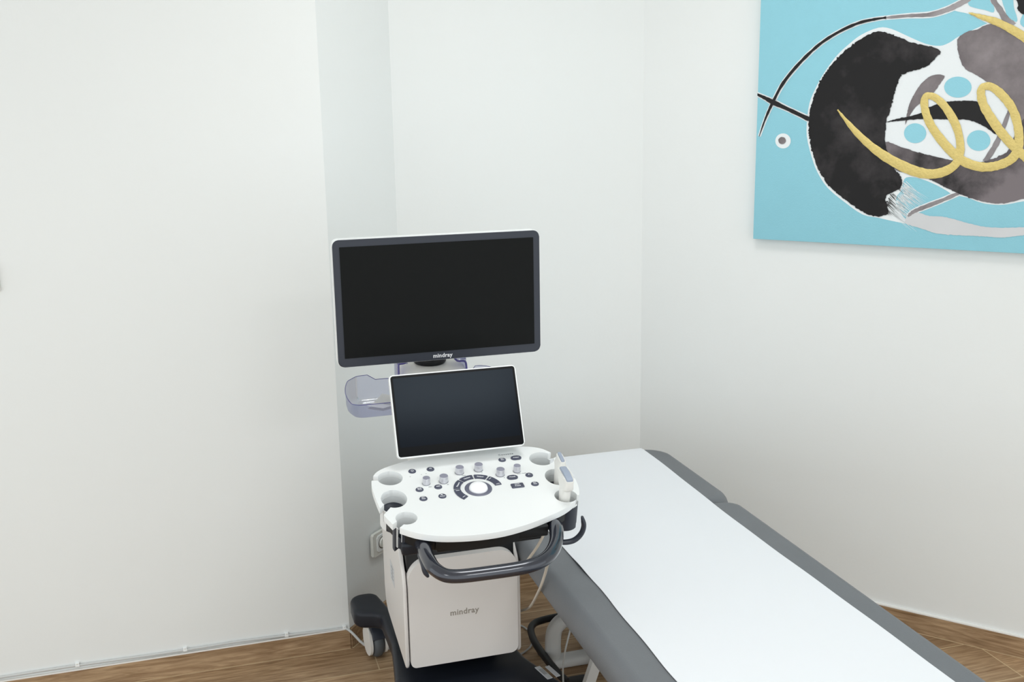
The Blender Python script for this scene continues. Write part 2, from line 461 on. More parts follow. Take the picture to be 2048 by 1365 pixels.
# ------------------------------------------------------------------ wall socket on the angled return
SD = Vector((1, 1, 0)).normalized(); SN = Vector((1, -1, 0)).normalized()
so = Vector((CX, CY, 0)) + SD * 0.187
MS = Matrix(((SD.x, 0, SN.x, so.x), (SD.y, 0, SN.y, so.y), (0, 1, 0, 0.305), (0, 0, 0, 1)))
sk = thing('wall_socket', so + Vector((0, 0, 0.263)), 'white power socket low on the angled wall behind the ultrasound machine', 'socket')
bm = bmesh.new(); prism(bm, roundrect(-0.050, -0.041, 0.050, 0.041, 0.006), 0, 0.011, MS, 0.004, 3); obj('socket_frame', bm, M_socket, sk)
bm = bmesh.new()
hx = [(-0.030, -0.022), (-0.022, -0.030), (0.022, -0.030), (0.030, -0.022), (0.030, 0.022), (0.022, 0.030), (-0.022, 0.030), (-0.030, 0.022)]
prism(bm, hx, 0.010, 0.0135, MS, 0.001, 2); obj('socket_insert', bm, M_white, sk)
bm = bmesh.new(); lathe(bm, [(0.0, 0.0139), (0.019, 0.0139), (0.0195, 0.0136), (0.0215, 0.0145), (0.0215, 0.012)], 32, MS); 
obj('socket_well', bm, M_socketd, sk)
bm = bmesh.new(); lathe(bm, [(0.0, 0.019), (0.016, 0.019), (0.0185, 0.016), (0.0185, 0.0135)], 32, MS); obj('plug', bm, M_socket, sk)

# ------------------------------------------------------------------ painting
PD = json.loads('''{"S":{"white1":[[0.1685,0.3974],[0.174,0.447],[0.1889,0.4868],[0.2086,0.526],[0.2297,0.5587],[0.2572,0.5938],[0.2924,0.6251],[0.3274,0.65],[0.3771,0.6679],[0.4156,0.6624],[0.4693,0.6366],[0.5192,0.6137],[0.559,0.6062],[0.5862,0.6146],[0.6099,0.6304],[0.6494,0.6479],[0.6909,0.6651],[0.7118,0.6694],[0.7861,0.6245],[0.8532,0.5781],[0.9209,0.4892],[0.9593,0.3907],[0.9491,0.2806],[0.9058,0.1957],[0.8576,0.1543],[0.8239,0.1543],[0.7789,0.1435],[0.7466,0.1412],[0.708,0.1458],[0.6681,0.1598],[0.6398,0.1649],[0.6255,0.1674],[0.6047,0.1806],[0.5751,0.1959],[0.5396,0.2101],[0.5041,0.2178],[0.4821,0.2119],[0.4759,0.1782],[0.4607,0.1533],[0.4655,0.1227],[0.4851,0.0958],[0.5012,0.0749],[0.4652,0.0782],[0.4101,0.0883],[0.3604,0.0969],[0.3055,0.1314],[0.2461,0.177],[0.2098,0.2268],[0.1881,0.277],[0.1697,0.3411]],"white2":[[0.5934,0.7095],[0.6269,0.7351],[0.6278,0.7981],[0.8057,0.7844],[0.9083,0.7452],[0.8642,0.6848],[0.8199,0.6121],[0.7866,0.6191],[0.7511,0.6345],[0.6857,0.6637],[0.6354,0.692],[0.6021,0.7018]],"blueA":[[0.6311,0.7186],[0.635,0.7408],[0.6784,0.7423],[0.6908,0.7214],[0.7002,0.7097],[0.7004,0.693],[0.6772,0.7011],[0.6505,0.7084]],"blueB":[[0.719,0.7439],[0.7467,0.742],[0.7502,0.7242],[0.7541,0.7019],[0.7648,0.6726],[0.7613,0.6635],[0.7388,0.6807],[0.731,0.6989],[0.7218,0.7216]],"blueC":[[0.7769,0.6785],[0.789,0.6844],[0.833,0.6534],[0.8248,0.6274],[0.7968,0.6399],[0.7745,0.6565]],"black1":[[0.3777,0.6574],[0.4016,0.6521],[0.4374,0.6388],[0.4789,0.6195],[0.5137,0.6105],[0.5396,0.6036],[0.563,0.589],[0.5476,0.5679],[0.5235,0.5469],[0.4899,0.5365],[0.457,0.5259],[0.4457,0.5016],[0.4338,0.4546],[0.4244,0.4132],[0.4181,0.3893],[0.4164,0.3472],[0.4178,0.3231],[0.4252,0.2989],[0.4493,0.2446],[0.4765,0.2075],[0.4652,0.1779],[0.4304,0.1585],[0.4352,0.1278],[0.4396,0.1032],[0.4099,0.0927],[0.3727,0.0993],[0.3342,0.1211],[0.2952,0.1481],[0.2556,0.1785],[0.2354,0.2002],[0.2111,0.2407],[0.1929,0.2847],[0.179,0.3349],[0.1736,0.3849],[0.1797,0.4346],[0.1935,0.4836],[0.2136,0.5259],[0.243,0.5673],[0.2783,0.6019],[0.3193,0.6327],[0.3543,0.6516]],"grey1":[[0.4195,0.3243],[0.4571,0.3124],[0.5168,0.2937],[0.5753,0.2793],[0.6184,0.2698],[0.661,0.2598],[0.7098,0.2692],[0.7465,0.2841],[0.7741,0.3072],[0.7882,0.364],[0.8048,0.392],[0.8651,0.4357],[0.9394,0.3909],[0.9432,0.2917],[0.8998,0.2068],[0.8568,0.1629],[0.8233,0.1618],[0.789,0.1508],[0.7463,0.1447],[0.6963,0.1536],[0.6392,0.1726],[0.5982,0.1923],[0.5627,0.2094],[0.5211,0.2266],[0.4856,0.2319],[0.4556,0.2387],[0.4296,0.2747]],"grey2":[[0.6077,0.6221],[0.6335,0.6432],[0.6415,0.6456],[0.6602,0.6474],[0.6808,0.6585],[0.7072,0.6603],[0.7514,0.6317],[0.7877,0.6054],[0.8495,0.562],[0.9114,0.484],[0.9394,0.3909],[0.8066,0.3695],[0.7859,0.3922],[0.7437,0.4602],[0.6981,0.4978],[0.6584,0.5243],[0.6357,0.5363],[0.6168,0.571]],"black2":[[0.4172,0.3845],[0.4521,0.395],[0.4868,0.4018],[0.5208,0.4121],[0.5426,0.4293],[0.5924,0.4431],[0.6312,0.4453],[0.6752,0.4423],[0.6989,0.4157],[0.7284,0.3813],[0.7375,0.3459],[0.7023,0.3689],[0.6572,0.3892],[0.596,0.3915],[0.5105,0.3927],[0.4525,0.3879]],"brow":[[0.5789,0.5182],[0.5589,0.5239],[0.5395,0.5193],[0.5178,0.5026],[0.4995,0.4757],[0.4843,0.442],[0.4787,0.4184],[0.4738,0.3758],[0.4839,0.4007],[0.5024,0.4299],[0.5296,0.4529],[0.5538,0.4745],[0.5691,0.4984]],"streak":[[0.4995,0.1025],[0.5285,0.1098],[0.5641,0.1002],[0.6103,0.0991],[0.6736,0.0838],[0.7353,0.0735],[0.83,0.0779],[0.9659,0.09],[0.9777,0.0706],[0.8319,0.0547],[0.7757,0.0447],[0.7153,0.0457],[0.6481,0.0453],[0.5908,0.0473],[0.5494,0.0587],[0.5014,0.0718],[0.4919,0.0807]],"black3":[[0.7545,0.7562],[0.7616,0.7126],[0.7644,0.6963],[0.773,0.686],[0.7815,0.6817],[0.815,0.6717],[0.8432,0.6968],[0.8337,0.7505]],"circ1":[[0.6564,0.4842],[0.6559,0.4775],[0.6536,0.4711],[0.6495,0.4655],[0.6438,0.4608],[0.6369,0.4574],[0.629,0.4553],[0.6206,0.4547],[0.612,0.4556],[0.6037,0.458],[0.5962,0.4618],[0.5897,0.4668],[0.5847,0.4726],[0.5814,0.4792],[0.58,0.486],[0.5805,0.4928],[0.5829,0.4991],[0.5871,0.5048],[0.5929,0.5094],[0.5999,0.5129],[0.6079,0.5149],[0.6163,0.5154],[0.6248,0.5144],[0.633,0.5119],[0.6405,0.5081],[0.6468,0.5032],[0.6517,0.4973],[0.6549,0.4909]],"circ2":[[0.5374,0.3507],[0.537,0.3441],[0.535,0.3379],[0.5316,0.3323],[0.5268,0.3276],[0.5209,0.324],[0.5141,0.3218],[0.507,0.321],[0.4997,0.3217],[0.4926,0.3239],[0.4862,0.3275],[0.4807,0.3322],[0.4764,0.3378],[0.4736,0.3442],[0.4724,0.3508],[0.4728,0.3574],[0.4749,0.3637],[0.4784,0.3694],[0.4833,0.374],[0.4893,0.3775],[0.496,0.3797],[0.5032,0.3804],[0.5105,0.3796],[0.5174,0.3774],[0.5238,0.3738],[0.5292,0.3691],[0.5334,0.3635],[0.5362,0.3573]],"circ3":[[0.7194,0.3293],[0.7191,0.3226],[0.7172,0.3163],[0.7138,0.3106],[0.7091,0.3058],[0.7033,0.3022],[0.6966,0.3],[0.6895,0.2991],[0.6823,0.2998],[0.6753,0.302],[0.6689,0.3056],[0.6634,0.3103],[0.6591,0.316],[0.6562,0.3224],[0.6549,0.3291],[0.6552,0.3358],[0.6572,0.3422],[0.6607,0.3479],[0.6654,0.3527],[0.6713,0.3562],[0.678,0.3584],[0.6851,0.3592],[0.6923,0.3584],[0.6993,0.3562],[0.7056,0.3526],[0.711,0.3479],[0.7152,0.3422],[0.7181,0.3359]],"dotw":[[0.1174,0.3265],[0.117,0.3212],[0.1153,0.3161],[0.1125,0.3115],[0.1085,0.3076],[0.1037,0.3047],[0.0984,0.3029],[0.0926,0.3023],[0.0868,0.3028],[0.0813,0.3046],[0.0762,0.3075],[0.0719,0.3113],[0.0686,0.3159],[0.0665,0.321],[0.0657,0.3264],[0.0661,0.3318],[0.0678,0.3369],[0.0708,0.3415],[0.0747,0.3454],[0.0795,0.3482],[0.085,0.35],[0.0907,0.3506],[0.0965,0.35],[0.102,0.3482],[0.107,0.3454],[0.1112,0.3415],[0.1145,0.337],[0.1166,0.3319]],"dotd":[[0.1015,0.3278],[0.1013,0.3252],[0.1005,0.3228],[0.0991,0.3206],[0.0972,0.3188],[0.0948,0.3174],[0.0922,0.3166],[0.0894,0.3163],[0.0866,0.3165],[0.0839,0.3174],[0.0814,0.3187],[0.0793,0.3206],[0.0777,0.3227],[0.0767,0.3252],[0.0763,0.3277],[0.0765,0.3303],[0.0774,0.3327],[0.0788,0.3349],[0.0807,0.3367],[0.0831,0.3381],[0.0857,0.3389],[0.0885,0.3392],[0.0913,0.3389],[0.094,0.3381],[0.0965,0.3367],[0.0985,0.3349],[0.1001,0.3327],[0.1011,0.3303]]},"T":{"arcb":[[0.0105,0.3411,0.0032],[0.0301,0.3986,0.0064],[0.0548,0.454,0.0088],[0.0856,0.511,0.0099],[0.1352,0.57,0.0099],[0.1964,0.6252,0.0085],[0.2569,0.6612,0.0084],[0.3165,0.6846,0.0082],[0.3638,0.693,0.007],[0.399,0.6962,0.0058]],"arcg":[[0.3961,0.6958,0.0058],[0.4626,0.6977,0.0092],[0.525,0.6974,0.0125],[0.5688,0.7071,0.0146],[0.6008,0.7202,0.0156],[0.6321,0.7375,0.0155],[0.6517,0.7636,0.0143]],"cross":[[-0.0032,0.4779,0.0077],[0.0277,0.464,0.0107],[0.0549,0.4502,0.0151],[0.1088,0.4262,0.0113],[0.1751,0.3955,0.0137]],"topg":[[0.6784,0.7617,0.0109],[0.6968,0.7277,0.0132],[0.7174,0.6991,0.0153],[0.7353,0.6708,0.0197],[0.7525,0.6508,0.0274]],"ing":[[0.7641,0.4149,0.009],[0.7511,0.3641,0.0125],[0.7358,0.3184,0.0149],[0.7099,0.2675,0.0151]],"lowg":[[0.6447,0.174,0.0107],[0.601,0.1517,0.0108],[0.5619,0.1341,0.0121],[0.5166,0.1124,0.011],[0.4999,0.0964,0.0074]]},"G":{"spiral":[[0.2656,0.4242,0.0037],[0.2954,0.389,0.0122],[0.3346,0.3473,0.0196],[0.3858,0.3035,0.0256],[0.4419,0.2676,0.0303],[0.5027,0.2395,0.0313],[0.5557,0.2284,0.0299],[0.6008,0.2382,0.0272],[0.6316,0.2653,0.0247],[0.6378,0.3122,0.0233],[0.6226,0.3704,0.0232],[0.5891,0.4258,0.0232],[0.5549,0.4571,0.0209],[0.5292,0.4587,0.021],[0.5285,0.4266,0.0222],[0.547,0.3795,0.0235],[0.5833,0.3295,0.0259],[0.6257,0.2858,0.0259],[0.6608,0.2627,0.0269],[0.7056,0.2517,0.0267],[0.7485,0.2582,0.0265],[0.7833,0.2787,0.0263],[0.7964,0.313,0.025],[0.7924,0.364,0.0237],[0.7721,0.4204,0.0236],[0.7381,0.4631,0.0236],[0.7071,0.4852,0.0226],[0.6845,0.4784,0.0216],[0.6907,0.4386,0.0239],[0.7178,0.3927,0.0251],[0.7524,0.347,0.0251],[0.7929,0.3045,0.025],[0.8378,0.268,0.025],[0.881,0.246,0.0169],[0.9228,0.2355,0.0045]],"swipe":[[0.634,0.696,0.0033],[0.6683,0.6829,0.0133],[0.7121,0.6656,0.0199],[0.7558,0.6413,0.0219],[0.7996,0.6103,0.024],[0.8545,0.5618,0.0218],[0.899,0.5115,0.0065]]}}''')
PO = Vector((1.7883548, 3.18655631, 1.30090073))
PN = -NR * -1  # points into the room
MPT = Matrix(((E.x, 0, PN.x, PO.x), (E.y, 0, PN.y, PO.y), (0, 1, 0, PO.z), (0, 0, 0, 1)))
pa = thing('abstract_painting', PO, 'large blue abstract canvas with black brush ring and gold loops on the right wall', 'painting')
bm = bmesh.new()
PW, PH = 1.5, 1.12
box(bm, (0, 0, -0.0325), (PW, PH, 0), 0.0015, 2, MPT)
bm.normal_update()
cv = obj('canvas', bm, [M_canvas, M_canvas_side], pa)
for p in cv.data.polygons:
    if p.normal.dot(NR) < 0.5: p.material_index = 0
def clipx(p): return (min(max(p[0], 0.0), PW), min(max(p[1], 0.0), PH))
def layer(bm, poly, h, mi, rough=0.0, sm=3):
    pts = [tuple(v) for v in catmull([Vector((a, b, 0)) for a, b in poly], sm, True)]
    if rough:
        # subdivide and jitter the outline for a dry brush edge
        q = []
        for i, a in enumerate(pts):
            b = pts[(i + 1) % len(pts)]; n = max(1, int((Vector(b) - Vector(a)).length / 0.004))
            for k in range(n):
                p = Vector(a).lerp(Vector(b), k / n); j = rough * (1 if random.random() < .85 else 2.5)
                q.append((p.x + random.uniform(-j, j), p.y + random.uniform(-j, j), 0))
        pts = q
    pts = [clipx(p) for p in pts]
    vs = [bm.verts.new(MPT @ Vector((x, y, h))) for x, y in pts]
    for t in tessellate_polygon([[Vector((x, y, 0)) for x, y in pts]]):
        try: bm.faces.new([vs[i] for i in t]).material_index = mi
        except ValueError: pass
def ribbon(bm, st_, h, mi, grow=1.0, add=0.0, dome=0.0, rough=0.0):
    P = catmull([Vector((a, b, w)) for a, b, w in st_], 6)
    rows = []
    for i, p in enumerate(P):
        d = (P[min(i + 1, len(P) - 1)] - P[max(i - 1, 0)]); d.z = 0; d.normalize()
        n = Vector((-d.y, d.x, 0)); hw = max(p.z, 0.0005) / 2 * grow + add
        prof = [(-1, 0), (-.7, .7), (0, 1), (.7, .7), (1, 0)] if dome else [(-1, 0), (1, 0)]
        j = random.uniform(-rough, rough)
        row = []
        for s, hh in prof:
            c = clipx((p.x + n.x * (hw + j) * s, p.y + n.y * (hw + j) * s))
            row.append(bm.verts.new(MPT @ Vector((c[0], c[1], h + hh * dome))))
        rows.append(row)
    for a, b in zip(rows, rows[1:]):
        for k in range(len(a) - 1):
            try: bm.faces.new([a[k], a[k + 1], b[k + 1], b[k]]).material_index = mi
            except ValueError: pass
S_, T_, G_ = PD['S'], PD['T'], PD['G']
bm = bmesh.new()
U = 0.0005
layer(bm, S_['white1'], U, 0); layer(bm, S_['white2'], U * 1.2, 0)
for k in ('arcb', 'arcg', 'cross', 'topg', 'lowg'): ribbon(bm, T_[k], U * 1.4, 0, 1.0, 0.0035)
obj('white_underpaint', bm, M_pwhite, pa, smooth=False)
bm = bmesh.new(); layer(bm, S_['dotw'], U * 1.4, 0); obj('white_dot', bm, M_pwhite, pa, smooth=False)
bm = bmesh.new(); layer(bm, S_['dotd'], U * 4, 0, 0.0004); obj('grey_dot', bm, M_wash, pa, smooth=False)
for k in ('circ1', 'circ2', 'circ3'):
    bm = bmesh.new(); layer(bm, S_[k], U * 3, 0); obj('blue_dot', bm, M_canvas, pa, smooth=False)
for k in ('blueA', 'blueB', 'blueC'):
    bm = bmesh.new(); layer(bm, S_[k], U * 3, 0); obj('blue_patch', bm, M_canvas, pa, smooth=False)
for k in ('grey2', 'brow'):
    bm = bmesh.new(); layer(bm, S_[k], U * 4, 0, 0.0006); obj('grey_wash', bm, M_wash, pa, smooth=False)
for k in ('topg', 'arcg', 'ing', 'lowg'):
    bm = bmesh.new(); ribbon(bm, T_[k], U * 3.6, 0, rough=0.001); obj('grey_line', bm, M_washl, pa, smooth=False)
bm = bmesh.new(); layer(bm, S_['grey1'], U * 5, 0, 0.0008)
obj('dark_wash', bm, M_wash2, pa, smooth=False)
bm = bmesh.new(); layer(bm, S_['streak'], U * 3.2, 0, 0.0006)
obj('pale_streak', bm, M_pstreak, pa, smooth=False)
bm = bmesh.new()
layer(bm, S_['black1'], U * 6, 0, 0.0016)
layer(bm, S_['black2'], U * 6, 1, 0.0006); layer(bm, S_['black3'], U * 6, 1, 0.002)
ribbon(bm, T_['arcb'], U * 6, 1, rough=0.0008); ribbon(bm, T_['cross'], U * 6.2, 1, rough=0.0008)
# bristle marks at the lower end of the ring
bx, by = S_['black1'][19]; b2x, b2y = S_['black1'][23]
for i in range(46):
    t = random.random(); x = bx + (b2x - bx) * t + random.uniform(-.006, .004); y = by + (b2y - by) * t
    L_ = random.uniform(0.008, 0.034); a = R(random.uniform(-48, -30)); wd = random.uniform(0.0003, 0.0012)
    d = Vector((math.cos(a), math.sin(a), 0)); n = Vector((-d.y, d.x, 0)); p = Vector((x - .012, y + .006, U * 6.5))
    vs = [bm.verts.new(MPT @ v) for v in (p - n * wd, p + n * wd, p + d * L_ + n * wd * .2, p + d * L_ - n * wd * .2)]
    bm.faces.new(vs).material_index = 1
obj('black_brushwork', bm, [M_black_wash, M_pblack], pa, smooth=False)
bm = bmesh.new()
for i in range(150):
    t = random.random(); x = bx + (b2x - bx) * t + random.uniform(.0, .02); y = by + (b2y - by) * t - random.uniform(0, .012)
    L_ = random.uniform(0.02, 0.085); a = R(random.uniform(-42, -30)); wd = random.uniform(0.0003, 0.0011)
    d = Vector((math.cos(a), math.sin(a), 0)); n = Vector((-d.y, d.x, 0)); p = Vector((x, y, U * 2.6))
    vs = [bm.verts.new(MPT @ v) for v in (p - n * wd, p + n * wd, p + d * L_ + n * wd * .2, p + d * L_ - n * wd * .2)]
    bm.faces.new(vs)
obj('white_bristle_marks', bm, M_pwhite, pa, smooth=False)
bm = bmesh.new()
ribbon(bm, G_['spiral'], U * 7, 0, dome=0.0016, rough=0.0008)
ribbon(bm, G_['swipe'], U * 7, 0, dome=0.0016, rough=0.0008)
obj('gold_strokes', bm, M_gold, pa)

# ------------------------------------------------------------------ treatment table
tb = thing('treatment_table', (1.13, 2.3, 0), 'grey vinyl examination table with white legs on the wooden floor at right', 'examination table')
def cushion(x0, y0, x1, y1, z0, z1, rc, bulge=0.0):
    """soft upholstered block: rounded plan and rounded sides"""
    bm = bmesh.new(); n = 10; rows = []
    r = (z1 - z0) / 2
    for k in range(n + 1):
        a = -90 + 180 * k / n
        ins = (1 - math.cos(R(a))) * r * 0.62; z = (z0 + z1) / 2 + math.sin(R(a)) * r
        rows.append([bm.verts.new((x, y, z)) for x, y in roundrect(x0 + ins, y0 + ins, x1 - ins, y1 - ins, [max(c - ins * .3, .008) for c in rc], 8)])
    for a, b in zip(rows, rows[1:]):
        m_ = len(a)
        for k in range(m_): bm.faces.new([a[k], a[(k + 1) % m_], b[(k + 1) % m_], b[k]])
    bm.faces.new(rows[0][::-1]); bm.faces.new(rows[-1])
    return bm
obj('mattress', cushion(0.778, 1.32, 1.497, 2.716, 0.485, 0.58, [.05, .03, .06, .06]), M_vinyl, tb)
hc = cushion(0.778, 2.714, 1.499, 3.258, 0.485, 0.58, [.09, .09, .04, .07])
obj('head_cushion', hc, M_vinyl, tb)
bm = bmesh.new()
box(bm, (0.84, 1.40, 0.462), (1.43, 2.68, 0.4845), 0.004); box(bm, (0.84, 2.75, 0.462), (1.43, 3.22, 0.4845), 0.004)
obj('support_board', bm, M_black, tb)
bm = bmesh.new()
for x in (0.90, 1.36): box(bm, (x - .02, 1.45, 0.42), (x + .02, 3.15, 0.462), 0.004)
for y in (1.47, 2.3, 3.13): box(bm, (0.9, y - .02, 0.42), (1.36, y + .02, 0.462), 0.004)
obj('frame', bm, M_steel, tb)
for x0, y0, x1, y1 in ((1.08, 2.60, 0.933, 2.60), (1.19, 2.60, 1.337, 2.60), (1.08, 1.55, 0.933, 1.55), (1.19, 1.55, 1.337, 1.55)):
    bm = bmesh.new(); a, b = Vector((x0, y0, .42)), Vector((x1, y1, 0))
    d = b - a; M = Matrix.Translation(a) @ d.to_track_quat('Z', 'X').to_matrix().to_4x4()
    sx = 1 if x0 < 1.1 else -1
    t = bmesh.new(); box(t, (-.02, -.007, 0), (.02, .007, d.length), 0.002)
    bmesh.ops.rotate(t, cent=(0, 0, 0), matrix=Matrix.Rotation(0, 3, 'Z'), verts=t.verts)
    # flat bar: wide across x, thin in y
    t2 = bmesh.new(); n0 = Vector((.016, 0, 0)); n1 = Vector((0, .010, 0))
    q = [a - n0 - n1, a + n0 - n1, a + n0 + n1, a - n0 + n1]; q2 = [v + d for v in q]
    t.free(); A_ = [t2.verts.new(v) for v in q]; B_ = [t2.verts.new(v) for v in q2]
    t2.faces.new(A_); t2.faces.new(B_[::-1])
    for k in range(4): t2.faces.new([A_[k], A_[(k + 1) % 4], B_[(k + 1) % 4], B_[k]])
    merge(bm, t2)
    obj('leg', bm, M_steel, tb)
# white bent-tube lifting base at the head end
bm = bmesh.new()
pth = [(0.968, 2.9, 0.03), (0.966, 2.9, 0.09), (0.972, 2.9, 0.135), (0.998, 2.905, 0.158), (1.04, 2.91, 0.16), (1.30, 2.91, 0.16)]
tube(bm, catmull(pth, 6), 0.026, 14, flat=0.7)
tube(bm, [(0.966, 2.9, 0.024), (1.34, 2.9, 0.024)], 0.024, 14)
tube(bm, [(1.30, 2.91, 0.16), (1.31, 2.905, 0.03)], 0.022, 14)
box(bm, (1.10, 2.80, 0.02), (1.18, 3.05, 0.42), 0.01)
obj('lifting_base', bm, M_steel, tb)
bm = bmesh.new()
pth = [(1.36, 3.13, .055), (1.12, 3.13, .055), (1.0, 3.12, .055), (0.955, 3.09, .055), (0.937, 3.03, .055), (0.932, 2.95, .055), (0.940, 2.80, .055), (0.958, 2.70, .055), (0.99, 2.665, .055)]
tube(bm, catmull(pth, 6), 0.012, 12)
box(bm, (0.945, 2.655, .0), (1.012, 2.722, .078), .012, 3)
tube(bm, [(0.936, 3.0, .055), (0.955, 3.0, .0)], 0.007, 8)
obj('foot_control_bar', bm, M_black, tb)
bm = bmesh.new()
tube(bm, catmull([(0.985, 2.66, .42), (0.966, 2.7, .293), (0.953, 2.7, .236), (0.935, 2.7, .161), (0.93, 2.7, .09), (0.95, 2.72, .01), (1.05, 2.8, .006)], 6), 0.0028, 8)
obj('power_cord', bm, M_wcable, tb)

# exam paper
bm = bmesh.new()
NY, NX = 90, 14
y0, y1 = 1.30, 3.268
rows = []
for j in range(NY + 1):
    y = y0 + (y1 - y0) * j / NY
    row = []
    xl = 0.874 + 0.0022 * math.sin(y * 9.1) + 0.0015 * math.sin(y * 23)
    xr = 1.407 + 0.0045 * math.cos((y - 1.7) * 4.2) + 0.0006 * math.sin(y * 21)
    for i in range(NX + 1):
        u = i / NX
        z = 0.5830 + 0.0006 * math.sin(y * 7 + u * 5)
        z += 0.005 * math.exp(-((y - 2.40) / 0.06) ** 2) * max(0, 1 - u * 5) ** 2   # lifted edge near the joint
        if y > 3.236: z -= (y - 3.236) ** 2 * 28
        row.append(bm.verts.new((xl + (xr - xl) * u, y, z)))
    rows.append(row)
for a, b in zip(rows, rows[1:]):
    for k in range(NX): bm.faces.new([a[k], a[k + 1], b[k + 1], b[k]])
bmesh.ops.recalc_face_normals(bm, faces=bm.faces)
ext = bmesh.ops.extrude_face_region(bm, geom=list(bm.faces))
for v in [g for g in ext['geom'] if isinstance(g, bmesh.types.BMVert)]: v.co.z -= 0.0009
pp = obj('paper_sheet', bm, M_paper)
tag(pp, 'long white paper sheet covering the grey examination table', 'paper sheet')

# ------------------------------------------------------------------ ultrasound machine
um = thing('ultrasound_machine', (0.611, 2.8, 0), 'white ultrasound machine on castors with two black screens and a control console', 'ultrasound machine')
XC = 0.611
# base
def fillet(P, n=7):
    out = []; m = len(P)
    for i, (x, y, r) in enumerate(P):
        p = Vector((x, y)); a = Vector(P[i - 1][:2]) - p; b = Vector(P[(i + 1) % m][:2]) - p
        la, lb = a.length, b.length; a.normalize(); b.normalize()
        ang = a.angle(b); t = min(r / math.tan(ang / 2), la * .48, lb * .48); r2 = t * math.tan(ang / 2)
        c = p + (a + b).normalized() * (r2 / math.sin(ang / 2))
        s, e = p + a * t - c, p + b * t - c
        a0 = math.atan2(s.y, s.x); tot = math.atan2(e.y, e.x) - a0; tot = (tot + math.pi) % (2 * math.pi) - math.pi
        for k in range(n + 1):
            q = Vector((math.cos(a0 + tot * k / n), math.sin(a0 + tot * k / n))) * r2; v_ = c + q
            if not out or (v_ - Vector(out[-1])).length > .003: out.append(tuple(v_))
    return out
half3 = [(.120, 3.04, .04), (.155, 3.215, .036), (.243, 3.215, .045), (.243, 3.080, .045), (.166, 3.055, .035), (.164, 2.86, .2), (.190, 2.66, .1), (.262, 2.45, .1), (.325, 2.33, .03), (.312, 2.255, .03), (.25, 2.255, .03), (.20, 2.42, .05), (.10, 2.51, .08)]
outl3 = fillet([(XC + a, b, r) for a, b, r in half3] + [(XC - a, b, r) for a, b, r in half3[::-1]])
half = [(0.0, 3.03), (.10, 3.03), (.145, 3.09), (.165, 3.17), (.185, 3.212), (.215, 3.212), (.240, 3.185), (.242, 3.14), (.230, 3.10), (.200, 3.075), (.172, 3.05), (.163, 2.99), (.168, 2.86), (.182, 2.72), (.196, 2.64), (.235, 2.56), (.285, 2.42), (.318, 2.34), (.318, 2.28), (.285, 2.25), (.250, 2.28), (.200, 2.40), (.16, 2.47), (.08, 2.505), (0, 2.51)]
outl = [(XC + a, b) for a, b in half] + [(XC - a, b) for a, b in half[-2:0:-1]]
def soft_slab(P, z0, z1, b, n=4):
    bm = bmesh.new(); V = [Vector(p) for p in P]; m = len(V); N = []
    area_ = sum(V[i].x * V[(i + 1) % m].y - V[(i + 1) % m].x * V[i].y for i in range(m))
    sg = 1 if area_ > 0 else -1
    for i in range(m):
        d = (V[i] - V[i - 1]).normalized() + (V[(i + 1) % m] - V[i]).normalized(); d.normalize()
        N.append(Vector((-d.y, d.x)) * sg)          # towards the inside
    rows = []
    for zc, s_ in ((z0 + b, -1), (z1 - b, 1)):
        ks = range(n, -1, -1) if s_ < 0 else range(n + 1)
        for k in ks:
            a = math.pi / 2 * k / n
            rows.append([bm.verts.new((*(V[i] + N[i] * b * (1 - math.cos(a))), zc + s_ * b * math.sin(a))) for i in range(m)])
    for a, c in zip(rows, rows[1:]):
        for i in range(m): bm.faces.new([a[i], a[(i + 1) % m], c[(i + 1) % m], c[i]])
    for row, fl in ((rows[0], True), (rows[-1], False)):
        for t in tessellate_polygon([[v.co.copy() for v in row]]): bm.faces.new([row[i] for i in t])
    return bm
bm = soft_slab(outl3, 0.146, 0.202, 0.014)
bs = obj('base', bm, M_base, um)
bm = bmesh.new(); prism(bm, roundrect(XC - .12, 2.69, XC + .12, 2.97, .03), 0.20, 0.258, bev=0.004); 
obj('base_plinth', bm, M_base, bs)
MB_ = Matrix.Translation((0.822, 2.553, 0.2035)) @ Matrix.Rotation(R(-78), 4, 'Z')
for dx, dy, L_, W_, mm in ((0, 0, .072, .016, M_label), (0.006, 0.026, .062, .013, M_label)):
    bm = bmesh.new(); box(bm, (dx - L_ / 2, dy - W_ / 2, -0.0014), (dx + L_ / 2, dy + W_ / 2, 0.0004), 0, 2, MB_)
    lb_ = obj('rating_sticker', bm, mm, bs, smooth=False); lb_['label'] = 'small white printed sticker on the black base'
bm = bmesh.new()
for k in range(3): box(bm, (-.02, -.004 + k * .004, .0005), (.012, -.0028 + k * .004, .0007), 0, 2, MB_)
obj('sticker_print', bm, M_ink, bs, smooth=False)

